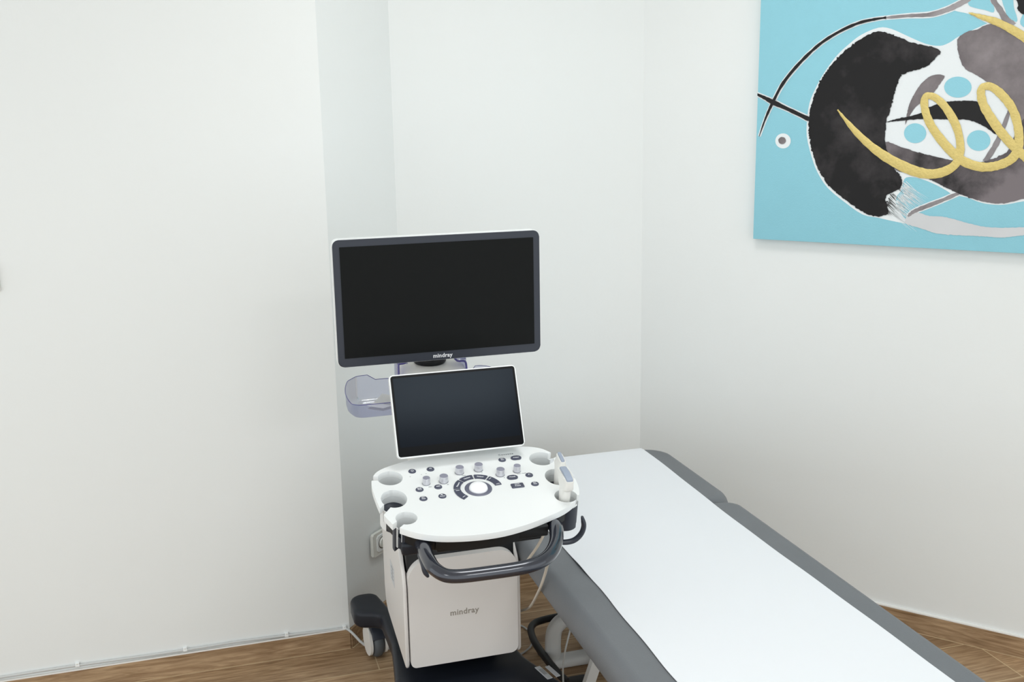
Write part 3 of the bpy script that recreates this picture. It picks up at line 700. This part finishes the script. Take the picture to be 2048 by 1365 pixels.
# castors
def caster(x, y, a, pedal):
    M = Matrix.Translation((x, y, 0)) @ Matrix.Rotation(a, 4, 'Z')
    c = None
    bm = bmesh.new()
    lathe(bm, [(0, .148), (.018, .148), (.018, .118), (.024, .112), (.024, .106), (0, .106)], 20, M)
    for s in (0,):
        fork = [(-.034, .045), (-.030, .085), (-.018, .112), (.016, .118), (.038, .100), (.046, .078), (.036, .070), (.020, .074), (.012, .062), (0.0, .052), (-.012, .04)]
        prism(bm, fork, -.021, .021, M @ Matrix(((0, 0, 1, 0), (1, 0, 0, 0), (0, 1, 0, 0), (0, 0, 0, 1))) @ Matrix.Scale(-1, 4, (1, 0, 0)), 0.003, 2)
    c = obj('caster', bm, M_navy, um)
    RY = M @ Matrix.Translation((0, 0, .05)) @ Matrix.Rotation(R(90), 4, 'Y')
    bm = bmesh.new()
    lathe(bm, [(.012, -.017), (.040, -.017), (.047, -.012), (.05, -.004), (.05, .004), (.047, .012), (.040, .017), (.012, .017), (.012, -.017)], 40, RY)
    obj('wheel', bm, M_rubber, c)
    for s in (-1, 1):
        bm = bmesh.new()
        prof = []
        for k in range(40):
            t = 2 * math.pi * k / 40
            r = .043 + .016 * max(0, math.cos(t - R(105))) ** 2
            prof.append((r * math.cos(t), r * math.sin(t)))
        MM = M @ Matrix.Translation((s * .0235, 0, .052)) @ Matrix(((0, 0, s, 0), (-1, 0, 0, 0), (0, 1, 0, 0), (0, 0, 0, 1)))
        prism(bm, prof, -.003, .006, MM, .004, 3)
        obj('wheel_cover', bm, M_cream, c)
    if pedal:
        bm = bmesh.new()
        P_ = M @ Matrix.Translation((0.040, -.02, .028))
        tube(bm, catmull([(-.02, .02, .012), (0, .0, .004), (.02, -.03, .0), (.018, -.055, -.004), (0.004, -.062, -.004)], 5), .006, 10, M=P_, flat=.5)
        obj('brake_pedal', bm, M_chrome, c)
caster(XC - .168, 3.165, R(8), True)
caster(XC + .19, 3.165, R(-10), False)
caster(XC - .285, 2.30, R(15), False)
caster(XC + .285, 2.30, R(-15), False)

# cabinet
bm = bmesh.new(); box(bm, (0.460, 2.625, 0.258), (0.762, 2.97, 0.62), 0.004, 3)
cab = obj('cabinet_core', bm, M_black, um)
for s in (-1, 1):
    x = 0.4445 if s < 0 else 0.7745
    # side panel outline in (y,z)
    sp = [(2.606, .262), (2.606, .49), (2.622, .53), (2.655, .560), (2.70, .600), (2.76, .63), (2.92, .63), (2.995, .60), (3.005, .55), (3.005, .32), (2.985, .27), (2.95, .258), (2.615, .250)]
    bm = bmesh.new(); M = Matrix(((0, 0, 1, 0), (1, 0, 0, 0), (0, 1, 0, 0), (0, 0, 0, 1)))
    prism(bm, sp, *sorted((x, x - s * .0105)), M, .004, 3)
    for v in bm.verts: v.co.x -= s * (v.co.y - 2.606) * .030
    p_ = obj('side_panel', bm, M_body, um)
    if s < 0:
        bm = bmesh.new(); prism(bm, roundrect(2.772, .415, 2.848, .474, .003), x - .0006, x - .0002, M, 0)
        for v in bm.verts: v.co.x += (v.co.y - 2.606) * .030
        q_ = obj('rating_plate', bm, M_label, p_, smooth=False)
        bm = bmesh.new()
        for k in range(4): box(bm, (x - .0009, 2.79 + .0 * k, .428 + k * .011), (x - .0007, 2.82 + .005 * (k % 2), .431 + k * .011))
        for v in bm.verts: v.co.x += (v.co.y - 2.606) * .030
        obj('rating_print', bm, M_print, p_, smooth=False)
MF = Matrix(((1, 0, 0, 0), (0, 0, -1, 2.6), (0, 1, 0, 0), (0, 0, 0, 1)))
bm = bmesh.new(); prism(bm, roundrect(0.458, .254, 0.764, .566, [.052, .058, .016, .022], 10), -.045, 0.0, MF, .007, 4)
fp = obj('front_panel', bm, M_body, um)
bm = text_bm('mindray', .0236, MF @ Matrix.Translation((0.611, .401, .0003)), .0004, .0003, spacing=1.06)
obj('brand_lettering', bm, M_logo, fp, smooth=False)
bm = bmesh.new(); box(bm, (0.50, 2.66, .60), (0.72, 2.95, .70), .02, 3); box(bm, (.54, 2.62, .66), (.68, 2.90, .80), .02, 3)
obj('lift_column', bm, M_navy, um)

# rear column and swivel disc
bm = bmesh.new()
prism(bm, [(2.74, .6), (2.74, 1.0), (2.95, 1.0), (2.95, .6)], .532, .65, Matrix(((0, 0, 1, 0), (1, 0, 0, 0), (0, 1, 0, 0), (0, 0, 0, 1))), .010, 3)
prism(bm, [(2.72, .985), (2.70, 1.0), (2.715, 1.045), (2.75, 1.058), (2.84, 1.066), (2.865, 1.05), (2.87, 1.0), (2.86, .985)], .494, .668, Matrix(((0, 0, 1, 0), (1, 0, 0, 0), (0, 1, 0, 0), (0, 0, 0, 1))), .010, 3)
colm = obj('rear_column', bm, M_cream, um)
bm = bmesh.new(); lathe(bm, [(0, 1.090), (.032, 1.090), (.041, 1.086), (.044, 1.078), (.043, 1.066), (.036, 1.056), (0, 1.052)], 32, Matrix.Translation((.580, 2.80, 0)), sx=1.05); 
tube(bm, [(.58, 2.80, 1.07), (.58, 2.80, 1.24)], .022, 20)
box(bm, (.54, 2.715, 1.18), (.62, 2.80, 1.30), .008)
obj('monitor_pivot', bm, M_black, um)

# clear trays
def tray(s, name):
    if s < 0:
        plan = [(.50, 2.70), (.385, 2.70), (.358, 2.707), (.345, 2.73), (.340, 2.78), (.350, 2.835), (.372, 2.875), (.402, 2.90), (.50, 2.90)]
    else:
        plan = [(.66, 2.70), (.765, 2.70), (.785, 2.715), (.795, 2.75), (.795, 2.80), (.78, 2.86), (.76, 2.89), (.735, 2.90), (.66, 2.90)]
    P = catmull([Vector((a, b, 0)) for a, b in plan], 5)
    def top(p):
        if abs(p.x - (.58)) < .15 and p.y > 2.88: return 1.000
        if p.y > 2.72: return 0.985 + .030 * min(1, (p.y - 2.72) / .13)
        return 0.985
    bm = bmesh.new()
    lv = []
    for z_, ins in ((None, 0), (.965, .001), (.953, .004), (.947, .011), (.945, .02)):
        c = Vector((.58 - .14 * (1 if s < 0 else -1), 2.80, 0)); row = []
        for p in P:
            d = (c - p); d.z = 0; d.normalize(); q = p + d * ins
            row.append(bm.verts.new((q.x, q.y, top(p) if z_ is None else z_)))
        lv.append(row)
    for a, b in zip(lv, lv[1:]):
        for k in range(len(a) - 1): bm.faces.new([a[k], a[k + 1], b[k + 1], b[k]])
    bm.faces.new(lv[-1])
    rim = [v.co.copy() for v in lv[0]]
    bmesh.ops.recalc_face_normals(bm, faces=bm.faces)
    o = obj(name, bm, M_tray, um)
    bm = bmesh.new(); tube(bm, rim, .0010, 6)
    obj('tray_rim', bm, M_rim, o)
    return o
tray(-1, 'storage_tray'); tray(1, 'storage_tray')
for s in (-1, 1):
    x0 = .487 if s < 0 else .652
    bm = bmesh.new()
    xs = sorted((x0, x0 + s * -.02)); 
    box(bm, (.478 if s < 0 else .664, 2.735, .985), (.482 if s < 0 else .668, 2.79, 1.082), .001)
    box(bm, (.478 if s < 0 else .640, 2.735, 1.078), (.506 if s < 0 else .668, 2.79, 1.082), .001)
    br_ = obj('tray_bracket', bm, M_tray, um)
    bm = bmesh.new()
    e_ = [(.480, 2.733, .99), (.480, 2.733, 1.074), (.484, 2.733, 1.080), (.496, 2.733, 1.081), (.506, 2.740, 1.086)] if s < 0 else [(.668, 2.733, 1.035), (.667, 2.733, 1.066), (.660, 2.733, 1.074), (.642, 2.733, 1.076), (.632, 2.75, 1.09)]
    tube(bm, catmull(e_, 3), .0028, 8)
    obj('bracket_edge', bm, M_rim, br_)

# leaflet in the tray
lf = thing('leaflet', (.44, 2.83, .9485), 'small folded white leaflet lying in the clear tray left of the touch screen', 'leaflet')
bm = bmesh.new()
prism(bm, [(.402, 2.815), (.440, 2.775), (.478, 2.800), (.478, 2.870), (.455, 2.872)], .9487, .9497)
obj('lower_sheet', bm, M_sheet, lf, smooth=False)
bm = bmesh.new()
vs = [bm.verts.new(v) for v in ((.425, 2.84, .9502), (.462, 2.80, .9502), (.480, 2.83, .966), (.455, 2.875, .964))]
bm.faces.new(vs); bmesh.ops.solidify(bm, geom=list(bm.faces), thickness=.0004)
obj('upper_sheet', bm, M_sheet, lf, smooth=False)

# main monitor
MM = Matrix(((1, 0, 0, .587), (0, 0, -1, 2.67), (0, 1, 0, 1.264), (0, 0, 0, 1)))   # local x right, y up, z to the viewer
mW, mH = .2755, .1665
bm = bmesh.new(); prism(bm, roundrect(-mW, -mH, mW, mH, .017, 8), -.036, -.0035, MM, .004, 3)
mon = obj('main_monitor', bm, M_white, um)
bm = bmesh.new(); prism(bm, roundrect(-mW + .0012, -mH + .0012, mW - .0012, mH - .0012, .016, 8), -.006, 0, MM, .0025, 3)
prism(bm, roundrect(-.2585, -.1437, .2585, .1487, .002, 3), -.001, .0006, MM, 0)
obj('monitor_bezel', bm, M_navy, mon)
bm = bmesh.new(); prism(bm, roundrect(-.2572, -.1424, .2572, .1474, .001, 2), 0.0, .0009, MM, 0)
obj('monitor_screen', bm, M_screen, mon, smooth=False)
bm = text_bm('mindray', .0152, MM @ Matrix.Translation((.0015, -.1545, .0003)), .0004, .0003, spacing=1.06)
obj('brand_lettering', bm, M_legend, mon, smooth=False)
bm = bmesh.new(); prism(bm, roundrect(-.12, -.09, .12, .09, .03), -.062, -.034, MM, .01, 3)
obj('monitor_back_cover', bm, M_white, mon)

# touch panel
tt = R(23)
TU = Vector((0, math.sin(tt), math.cos(tt))); TN = Vector((0, -math.cos(tt), math.sin(tt)))
TC = Vector((.5688, 2.43, 1.0242))
MT = Matrix(((1, TU.x, TN.x, TC.x), (0, TU.y, TN.y, TC.y), (0, TU.z, TN.z, TC.z), (0, 0, 0, 1)))
tw, th = .1600, .1020
bm = bmesh.new(); prism(bm, roundrect(-tw, -th, tw, th, .0085, 6), -.016, 0, MT, .003, 3)
tp = obj('touch_panel', bm, M_white, um)
bm = bmesh.new(); prism(bm, roundrect(-tw + .0028, -th + .0032, tw - .0028, th - .0028, .0065, 6), -.002, .0006, MT, .0004, 1)
obj('touch_glass_border', bm, M_touchb, tp)
bm = bmesh.new(); prism(bm, roundrect(-tw + .0085, -th + .026, tw - .0085, th - .0085, .001, 2), 0, .0010, MT, 0)
obj('touch_screen', bm, M_touch, tp, smooth=False)
bm = bmesh.new(); tube(bm, catmull([TC + Vector((0, .0, -.03)) - TN * .025, Vector((.5688, 2.495, .95)), Vector((.5688, 2.51, .88)), Vector((.5688, 2.50, .80))], 5), .020, 16)
prism(bm, roundrect(-.13, -.07, .13, .06, .02), -.032, -.014, MT, .008, 3)
obj('touch_panel_mount', bm, M_cream, um)

# ---- console deck
ct = R(13)
CC = Vector((.578, 2.28, .874))
MC = Matrix(((1, 0, 0, CC.x), (0, math.cos(ct), -math.sin(ct), CC.y), (0, math.sin(ct), math.cos(ct), CC.z), (0, 0, 0, 1)))
mm_ = .001
deck = [(-242, 59), (-238, 88), (-229, 109), (-218, 123), (-198, 136), (-161, 150), (-110, 165), (-50, 174), (0, 176), (60, 175), (120, 170), (170, 161), (199, 147), (216, 127), (231, 98), (239, 50), (240, 0), (235, -44), (225, -75), (206, -98), (173, -123), (131, -142), (77, -162), (15, -176), (-43, -178), (-98, -172), (-140, -161), (-181, -140), (-217, -107), (-226, -88), (-236, -55), (-240, -20), (-242, 20)]
dk = [v * mm_ for v in catmull([Vector((a, b, 0)) for a, b in deck], 3, True)]
holes = [(-194, 88, 30, 31, 170, 19), (-201, 0, 30, 37, 232, 19), (-188, -82, 24.5, 25, 222, 20),
         (188, 98, 31, 31, 18, 24), (199, 10, 29, 36, -12, 12), (193, -73, 27, 27, -24, 19)]
cup_z = [-.046, -.034, -.044, -.062, -.036, -.044]
def hole_cut(grow=0.0, gap=1.0, z0=-.12, z1=.03):
    cs = []
    for hx_, hy_, rx, ry, a, gw in holes:
        b = bmesh.new()
        pr = [((hx_ + (rx + grow) * math.cos(t)) * mm_, (hy_ + (ry + grow) * math.sin(t)) * mm_) for t in [2 * math.pi * k / 48 for k in range(48)]]
        prism(b, pr, z0, z1, MC); cs.append(b)
        b = bmesh.new()
        MN = MC @ Matrix.Translation((hx_ * mm_, hy_ * mm_, 0)) @ Matrix.Rotation(R(a), 4, 'Z')
        box(b, (.012, -gw * gap / 2 * mm_, z0), (.085, gw * gap / 2 * mm_, z1), 0, 2, MN); cs.append(b)
    return cs
bm = bmesh.new(); prism(bm, [tuple(v.xy) for v in dk][::-1], -.016, 0, MC)
bm = boolean(bm, hole_cut())
try:
    bmesh.ops.remove_doubles(bm, verts=bm.verts, dist=1e-5)
    nrm = (MC.to_3x3() @ Vector((0, 0, 1)))
    es = [e for e in bm.edges if len(e.link_faces) == 2 and e.calc_face_angle(0) > R(60) and all(abs((v.co - CC).dot(nrm)) < 1e-5 for v in e.verts)]
    bmesh.ops.bevel(bm, geom=es, offset=.0022, segments=2, profile=.5, affect='EDGES', clamp_overlap=True)
except Exception as ex: print('bevel', ex)
dko = obj('console_deck', bm, M_white, um, angle=30)
# under tray
bm = bmesh.new(); ud = [(v.x * .955, v.y * .945) for v in dk]
prism(bm, ud[::-1], -.046, -.0165, MC)
bm = boolean(bm, hole_cut(2.5, 1.0))
obj('console_underside', bm, M_black, um, angle=30)
# holder cups
for (hx_, hy_, rx, ry, a, gw), cz_ in zip(holes, cup_z):
    bm = bmesh.new()
    gw = 10; rx -= .3; ry -= .3
    n = 46; ga = math.asin(gw / 2 / ((rx + ry) / 2)) ; a0 = R(a) + ga; a1 = R(a) + 2 * math.pi - ga
    rows = []
    dp = -.068
    for k in range(n + 1):
        t = a0 + (a1 - a0) * k / n
        row = []
        for rr, z in ((0, -.0162), (0, dp), (2.2, dp), (2.2, -.0162)):
            row.append(bm.verts.new(MC @ Vector(((hx_ + (rx + rr) * math.cos(t)) * mm_, (hy_ + (ry + rr) * math.sin(t)) * mm_, z))))
        rows.append(row)
    for p, q in zip(rows, rows[1:]):
        for k in range(4): bm.faces.new([p[k], p[(k + 1) % 4], q[(k + 1) % 4], q[k]])
    bm.faces.new(rows[0]); bm.faces.new(rows[-1][::-1])
    hc_ = obj('probe_holder', bm, M_sleeve, um)
    bm = bmesh.new(); MH = MC @ Matrix.Translation((hx_ * mm_, hy_ * mm_, 0))
    lathe(bm, [(.0, cz_ - .014), (.012, cz_ - .013), (.018, cz_ - .008), ((rx - 6) * mm_, cz_ - .002), ((rx - .2) * mm_, cz_), ((rx - .2) * mm_, -.070), (0, -.0705)], 40, MH, sy=ry / rx)
    obj('cup_base', bm, M_navy, hc_)
# black outer cups beneath the front holders
for hx_, hy_, s in ((-188, -82, -1), (193, -73, 1)):
    bm = bmesh.new()
    t_ = [(hx_ + 31 * math.cos(a), hy_ + 31 * math.sin(a)) for a in [2 * math.pi * k / 40 for k in range(40)]]
    prism(bm, [(x * mm_, y * mm_) for x, y in t_], -.078, -.018, MC, .004, 3)
    cs = []
    for h in holes:
        if abs(h[0] - hx_) < 2 and abs(h[1] - hy_) < 2:
            b = bmesh.new(); prism(b, [((h[0] + (h[2] + 2.4) * math.cos(a)) * mm_, (h[1] + (h[3] + 2.4) * math.sin(a)) * mm_) for a in [2 * math.pi * k / 40 for k in range(40)]], -.072, .02, MC); cs.append(b)
            b = bmesh.new(); box(b, (.012, -h[5] / 2 * mm_, -.09), (.085, h[5] / 2 * mm_, .02), 0, 2, MC @ Matrix.Translation((h[0] * mm_, h[1] * mm_, 0)) @ Matrix.Rotation(R(h[4]), 4, 'Z')); cs.append(b)
    bm = boolean(bm, cs)
    obj('holder_shell', bm, M_navy, um, angle=30)

# keyboard drawer under the deck
bm = bmesh.new()
box(bm, (-.138, -.158, -.044), (.125, .10, -.0475 + .031), .004, 2, MC)
box(bm, (-.132, -.150, -.056), (.112, .12, -.046), .004, 3, MC)
obj('keyboard_drawer', bm, M_black, um)
bm = bmesh.new()
box(bm, (-.205, -.12, -.078), (-.150, .05, -.045), .008, 3, MC); box(bm, (.150, -.10, -.078), (.185, .05, -.045), .008, 3, MC)
box(bm, (-.13, -.02, -.13), (.15, .16, -.064), .015, 3, MC)
obj('console_support', bm, M_base, um)

# handle
hp = [(.418, 2.20, .800), (.415, 2.141, .806), (.413, 2.082, .803), (.420, 2.036, .797), (.448, 2.009, .791), (.527, 2.003, .790), (.612, 2.005, .791), (.662, 2.026, .795), (.699, 2.074, .803), (.722, 2.139, .812), (.724, 2.20, .806)]
HPc = catmull(hp, 8)
rs = []
for i, p in enumerate(HPc):
    e_ = min(i, len(HPc) - 1 - i) / 14
    rs.append(.0155 + .004 * max(0, 1 - e_))
bm = bmesh.new(); tube(bm, HPc, .0155, 20, rs=rs, flat=.92)
obj('handle', bm, M_handle, um)

# cable hooks
for s in (1, -1):
    if s > 0: hk = [(.725, 2.16, .772), (.745, 2.152, .768), (.768, 2.148, .771), (.785, 2.146, .785), (.792, 2.145, .805), (.788, 2.145, .828)]
    else: hk = [(.402, 2.12, .80), (.402, 2.088, .792), (.404, 2.080, .778), (.410, 2.078, .765)]
    P = catmull(hk, 6); bm = bmesh.new()
    rr = [.010 + (.0 if k < len(P) - 4 else -.0012 * (k - len(P) + 5)) for k in range(len(P))]
    tube(bm, P, .010, 14, rs=rr, flat=.55, up0=(0, 0, 1) if s > 0 else (1, 0, 0))
    obj('cable_hook', bm, M_navy, um)

# trackball
bm = bmesh.new(); lathe(bm, [(.0225, -.002), (.0225, .0008), (.024, .0016), (.031, .0012), (.0325, .0004), (.0325, -.002)], 48, MC)
obj('trackball_ring', bm, M_ring, um)
bm = bmesh.new()
lathe(bm, [(.0225, -.001), (.0222, .003), (.020, .0075), (.016, .0112), (.010, .0140), (.005, .0150), (0, .0153)], 40, MC)
obj('trackball', bm, M_ball, um)

# arc keys around the trackball (angles measured from +x, anticlockwise)
def arckey(a0, a1, words, rot, lines=None):
    bm = bmesh.new(); n = 10
    pts = [(.0585 * math.cos(R(a0 + (a1 - a0) * k / n)), .0585 * math.sin(R(a0 + (a1 - a0) * k / n))) for k in range(n + 1)]
    pts += [(.0425 * math.cos(R(a1 - (a1 - a0) * k / n)), .0425 * math.sin(R(a1 - (a1 - a0) * k / n))) for k in range(n + 1)]
    prism(bm, pts, -.001, .0022, MC, .0009, 2)
    k_ = obj('arc_key', bm, M_key, um)
    am = (a0 + a1) / 2
    if words:
        b2 = text_bm(words, .0058, MC @ Matrix.Translation((.0495 * math.cos(R(am)), .0495 * math.sin(R(am)), .0023)) @ Matrix.Rotation(R(rot), 4, 'Z'), .0002, .0001)
        obj('key_legend', b2, M_legend, k_, smooth=False)
    if lines:
        for la in lines:
            b2 = bmesh.new()
            M2 = MC @ Matrix.Translation((.0505 * math.cos(R(la)), .0505 * math.sin(R(la)), .0022)) @ Matrix.Rotation(R(la), 4, 'Z')
            box(b2, (-.0045, -.0006, 0), (.0045, .0006, .0003), 0, 2, M2)
            obj('key_legend', b2, M_legend, k_, smooth=False)
arckey(91, 127, 'Update', 17)
arckey(53, 87, 'Caliper', -20)
arckey(131, 172, 'Measure', 62)
arckey(176, 221, None, 0, (181, 214))
arckey(5, 49, None, 0, (9, 42))

# push buttons
def legend_icon(bm, kind, M):
    if kind == 'power':
        tube(bm, [(.0032 * math.cos(a), .0032 * math.sin(a), 0) for a in [R(120 + 300 * k / 16) for k in range(17)]], .00045, 6, M=M); box(bm, (-.0004, .0008, -.0003), (.0004, .0042, .0004), 0, 2, M)
    elif kind == 'screen':
        for a, b in (((-.0042, .0006), (-.0036, .0046)), ((.0012, .0006), (.0018, .0046)), ((-.0042, .004), (.0018, .0046)), ((-.0042, .0006), (.0018, .0012)), ((.0026, .0006), (.0032, .0046)), ((-.0020, .0022), (-.0004, .0030))):
            box(bm, (a[0], a[1], -.0002), (b[0], b[1], .0003), 0, 2, M)
    elif kind == 'arrow':
        t = bmesh.new(); prism(t, [(-.003, .0052), (.0022, .0026), (.0004, .0020), (.0012, .0004), (-.0002, .0), (-.0010, .0018), (-.003, .0006)], -.0002, .0003); merge(bm, t, M)
    elif kind == 'frames':
        for o_ in (-.006, -.002, .002):
            for a, b in (((0, .001), (.0005, .0046)), ((.0028, .001), (.0033, .0046)), ((0, .0041), (.0033, .0046)), ((0, .001), (.0033, .0015))):
                box(bm, (a[0] + o_, a[1], -.0002), (b[0] + o_, b[1], .0003), 0, 2, M)
def button(x, y, shape, lines, icon=None, sz=.0046):
    bm = bmesh.new(); M = MC @ Matrix.Translation((x * mm_, y * mm_, 0))
    if shape == 'round': lathe(bm, [(.0094, -.001), (.0094, .0008), (.0088, .0018), (.0075, .0024), (0, .0027)], 32, M)
    elif shape == 'oval': prism(bm, roundrect(-.0135, -.0088, .0135, .0088, .0086, 8), -.001, .0024, M, .001, 2)
    else: prism(bm, roundrect(-.0155, -.0092, .0155, .0092, .0028, 4), -.001, .0024, M, .001, 2)
    b_ = obj('push_button', bm, M_key, um)
    if lines or icon:
        n = len(lines)
        for i, s_ in enumerate(lines):
            yy = (-.0028 if icon else 0) + (n - 1) * .0024 - i * .0048
            a = text_bm(s_, sz, M @ Matrix.Translation((0, yy, .0028)), .0002, .00012)
            obj('key_legend', a, M_legend, b_, smooth=False)
        if icon:
            t = bmesh.new(); legend_icon(t, icon, M @ Matrix.Translation((0, -.001 if icon == 'power' else .0006, .0030)))
            obj('key_icon', t, M_legend, b_, smooth=False)
button(-137, 106, 'round', [], 'power')
button(-92, 106, 'round', ['P2'], sz=.0056)
button(-136, 24, 'round', ['Body', 'Mark'])
button(-91, 26, 'round', ['ABC'], sz=.0052)
button(-135, -15, 'round', ['Clear'], 'screen', sz=.0044)
button(-90, -14, 'round', ['Cursor'], 'arrow', sz=.0044)
button(90, 112, 'round', ['Save'], 'screen', sz=.0040)
button(126, 113, 'oval', ['iHelper'], sz=.0050)
button(92, 29, 'oval', ['iTouch'], sz=.0054)
button(135, 31, 'round', ['P1'], sz=.0056)
button(94, -8, 'rect', ['Freeze'], 'frames', sz=.0052)
button(137, -9, 'round', ['Print'], 'screen', sz=.0044)

# rotary knobs
for x, y, r_k in ((-115, 47, 9.2), (-73, 47, 10.6), (-27, 77, 10.4), (21, 80, 10.4), (67, 48, 10.4), (111, 55, 9.0)):
    M = MC @ Matrix.Translation((x * mm_, y * mm_, 0)); r = r_k * mm_
    bm = bmesh.new(); lathe(bm, [(r * 1.02, -.001), (r * 1.02, .0012), (r * .97, .0018), (r, .0026), (r * .985, .0148), (r * .95, .0160), (r * .9, .0162)], 40, M)
    k_ = obj('rotary_knob', bm, M_knob, um)
    bm = bmesh.new(); lathe(bm, [(r * .93, .0155), (r * .93, .0162), (0, .0166)], 40, M)
    obj('knob_top', bm, M_knobtop, k_)
    bm = bmesh.new(); lathe(bm, [(r * 1.06, -.0005), (r * 1.06, .0009), (r * .9, .0012)], 40, M)
    obj('knob_base_ring', bm, M_key, k_)

# printing on the deck
def deck_text(s, x, y, sz, th_=0.0, sp_=1.0):
    obj('printed_word', text_bm(s, sz, MC @ Matrix.Translation((x * mm_, y * mm_, .0002)), .0001, th_, spacing=sp_), M_print, dko, smooth=False)
deck_text('Consona', 106, 136, .0085, .00012, 1.3)
for s_, x, y in (('iGain', -109, 31), ('3D', -66, 32), ('C/PW', -20, 62.5), ('C', 26, 65), ('B', 73, 33), ('Focus / Depth', 119, 42.5)):
    deck_text(s_, x, y, .0040, .00005)
for x0_, y0_ in ((-146, 84), (-118, 88), (-106, 90)): deck_text('o-', x0_, y0_, .004)

# ------------------------------------------------------------------ probes resting in the right-hand holders
def probe(name, hx_, hy_, top, lensL, lensW, curved, label, cable, tilt):
    base = MC @ Vector((hx_ * mm_, hy_ * mm_, -.05))
    root = thing(name, base, label, 'ultrasound probe', 'probes in the right-hand holders')
    M = MC @ Matrix.Translation((hx_ * mm_, hy_ * mm_, 0)) @ Matrix.Rotation(R(tilt), 4, 'Z')
    # body: lofted rounded sections, long axis along local y
    secs = [(-.050, .011, .012, 0), (-.020, .0125, .014, 0), (.006, .0130, .0165, 0), (.022, .0125, .019, 0), (.030, .0120, lensL * .46, 0), (.036, .0125, lensL * .52, 0), (top - .012, lensW / 2 + .0034, lensL * .54, 0), (top - .004, lensW / 2 + .0032, lensL * .54, 0)]
    bm = bmesh.new(); rows = []
    def se(rx, ry, z, p=3.0, n=28):
        out = []
        for k in range(n):
            t = 2 * math.pi * k / n; c, s = math.cos(t), math.sin(t)
            out.append((rx * math.copysign(abs(c) ** (2 / p), c), ry * math.copysign(abs(s) ** (2 / p), s), z))
        return out
    def bow(y, z):  # crown of a curved array
        return z - (curved * (abs(y) / (lensL / 2)) ** 2 if curved and z > .03 else 0) * min(1, (z - .03) / (top - .034))
    for z, rx, ry, _ in secs:
        p = 2.2 if z < .025 else 4.5
        rows.append([bm.verts.new(M @ Vector((x, y, bow(y, z)))) for x, y, z in se(rx, ry, z, p)])
    for a, b in zip(rows, rows[1:]):
        for k in range(len(a)): bm.faces.new([a[k], a[(k + 1) % len(a)], b[(k + 1) % len(b)], b[k]])
    bm.faces.new(rows[0][::-1]); bm.faces.new(rows[-1])
    obj('probe_body', bm, M_probe, root)
    bm = bmesh.new(); rows = []
    for z, k_ in ((top - .006, 1.0), (top - .0015, 1.0), (top, .9)):
        rows.append([bm.verts.new(M @ Vector((x, y, bow(y, z)))) for x, y, z in se(lensW / 2 * k_ , lensL / 2 * (1 - (1 - k_) * .3), z, 9)])
    for a, b in zip(rows, rows[1:]):
        for k in range(len(a)): bm.faces.new([a[k], a[(k + 1) % len(a)], b[(k + 1) % len(b)], b[k]])
    # crowned cap as strips across
    top_r = rows[-1]; n = len(top_r)
    q = n // 4
    for i in range(q * 2):
        a, b = top_r[(q + i) % n], top_r[(q + i + 1) % n]; c, d = top_r[(q - i - 1) % n], top_r[(q - i) % n]
        s_ = []
        for v in (a, b, c, d):
            if v not in s_: s_.append(v)
        if len(s_) > 2: bm.faces.new(s_)
    obj('probe_lens', bm, M_lens, root)
    bm = bmesh.new(); tube(bm, catmull(cable, 6), .0038, 10)
    obj('probe_cable', bm, M_cable, root)
b1 = MC @ Vector((.190, -.073, -.05)); b2 = MC @ Vector((.205, .009, -.05))
probe('ultrasound_probe', 190, -72, .066, .062, .0165, .004, 'larger ivory curved-face probe with blue-grey lens in the front right holder of the console', [tuple(b1), (b1.x, b1.y + .002, .77), (.760, 2.24, .71), (.767, 2.33, .64), (.771, 2.375, .585), (.770, 2.42, .522), (.800, 2.6, .385), (.810, 2.72, .313), (.800, 2.80, .268), (.782, 2.86, .27)], -2)
probe('ultrasound_probe', 205, 9, .058, .040, .0085, 0.0, 'slimmer ivory flat-face probe in the middle right holder, behind the larger one', [tuple(b2), (b2.x - .003, b2.y + .002, .79), (.771, 2.33, .752), (.754, 2.36, .682), (.739, 2.42, .609), (.752, 2.52, .538), (.785, 2.62, .50), (.790, 2.72, .49)], -4)
'''loose floor cable'''
bm = bmesh.new()
tube(bm, catmull([(.80, 2.97, .004), (.86, 3.0, .004), (.906, 3.022, .004), (.945, 3.062, .004), (.966, 3.13, .004), (.95, 3.20, .004), (.90, 3.22, .004)], 6), .003, 8)
tag(obj('floor_cable', bm, M_wcable), 'short pale cable curling on the floor between the machine and the examination table', 'cable')
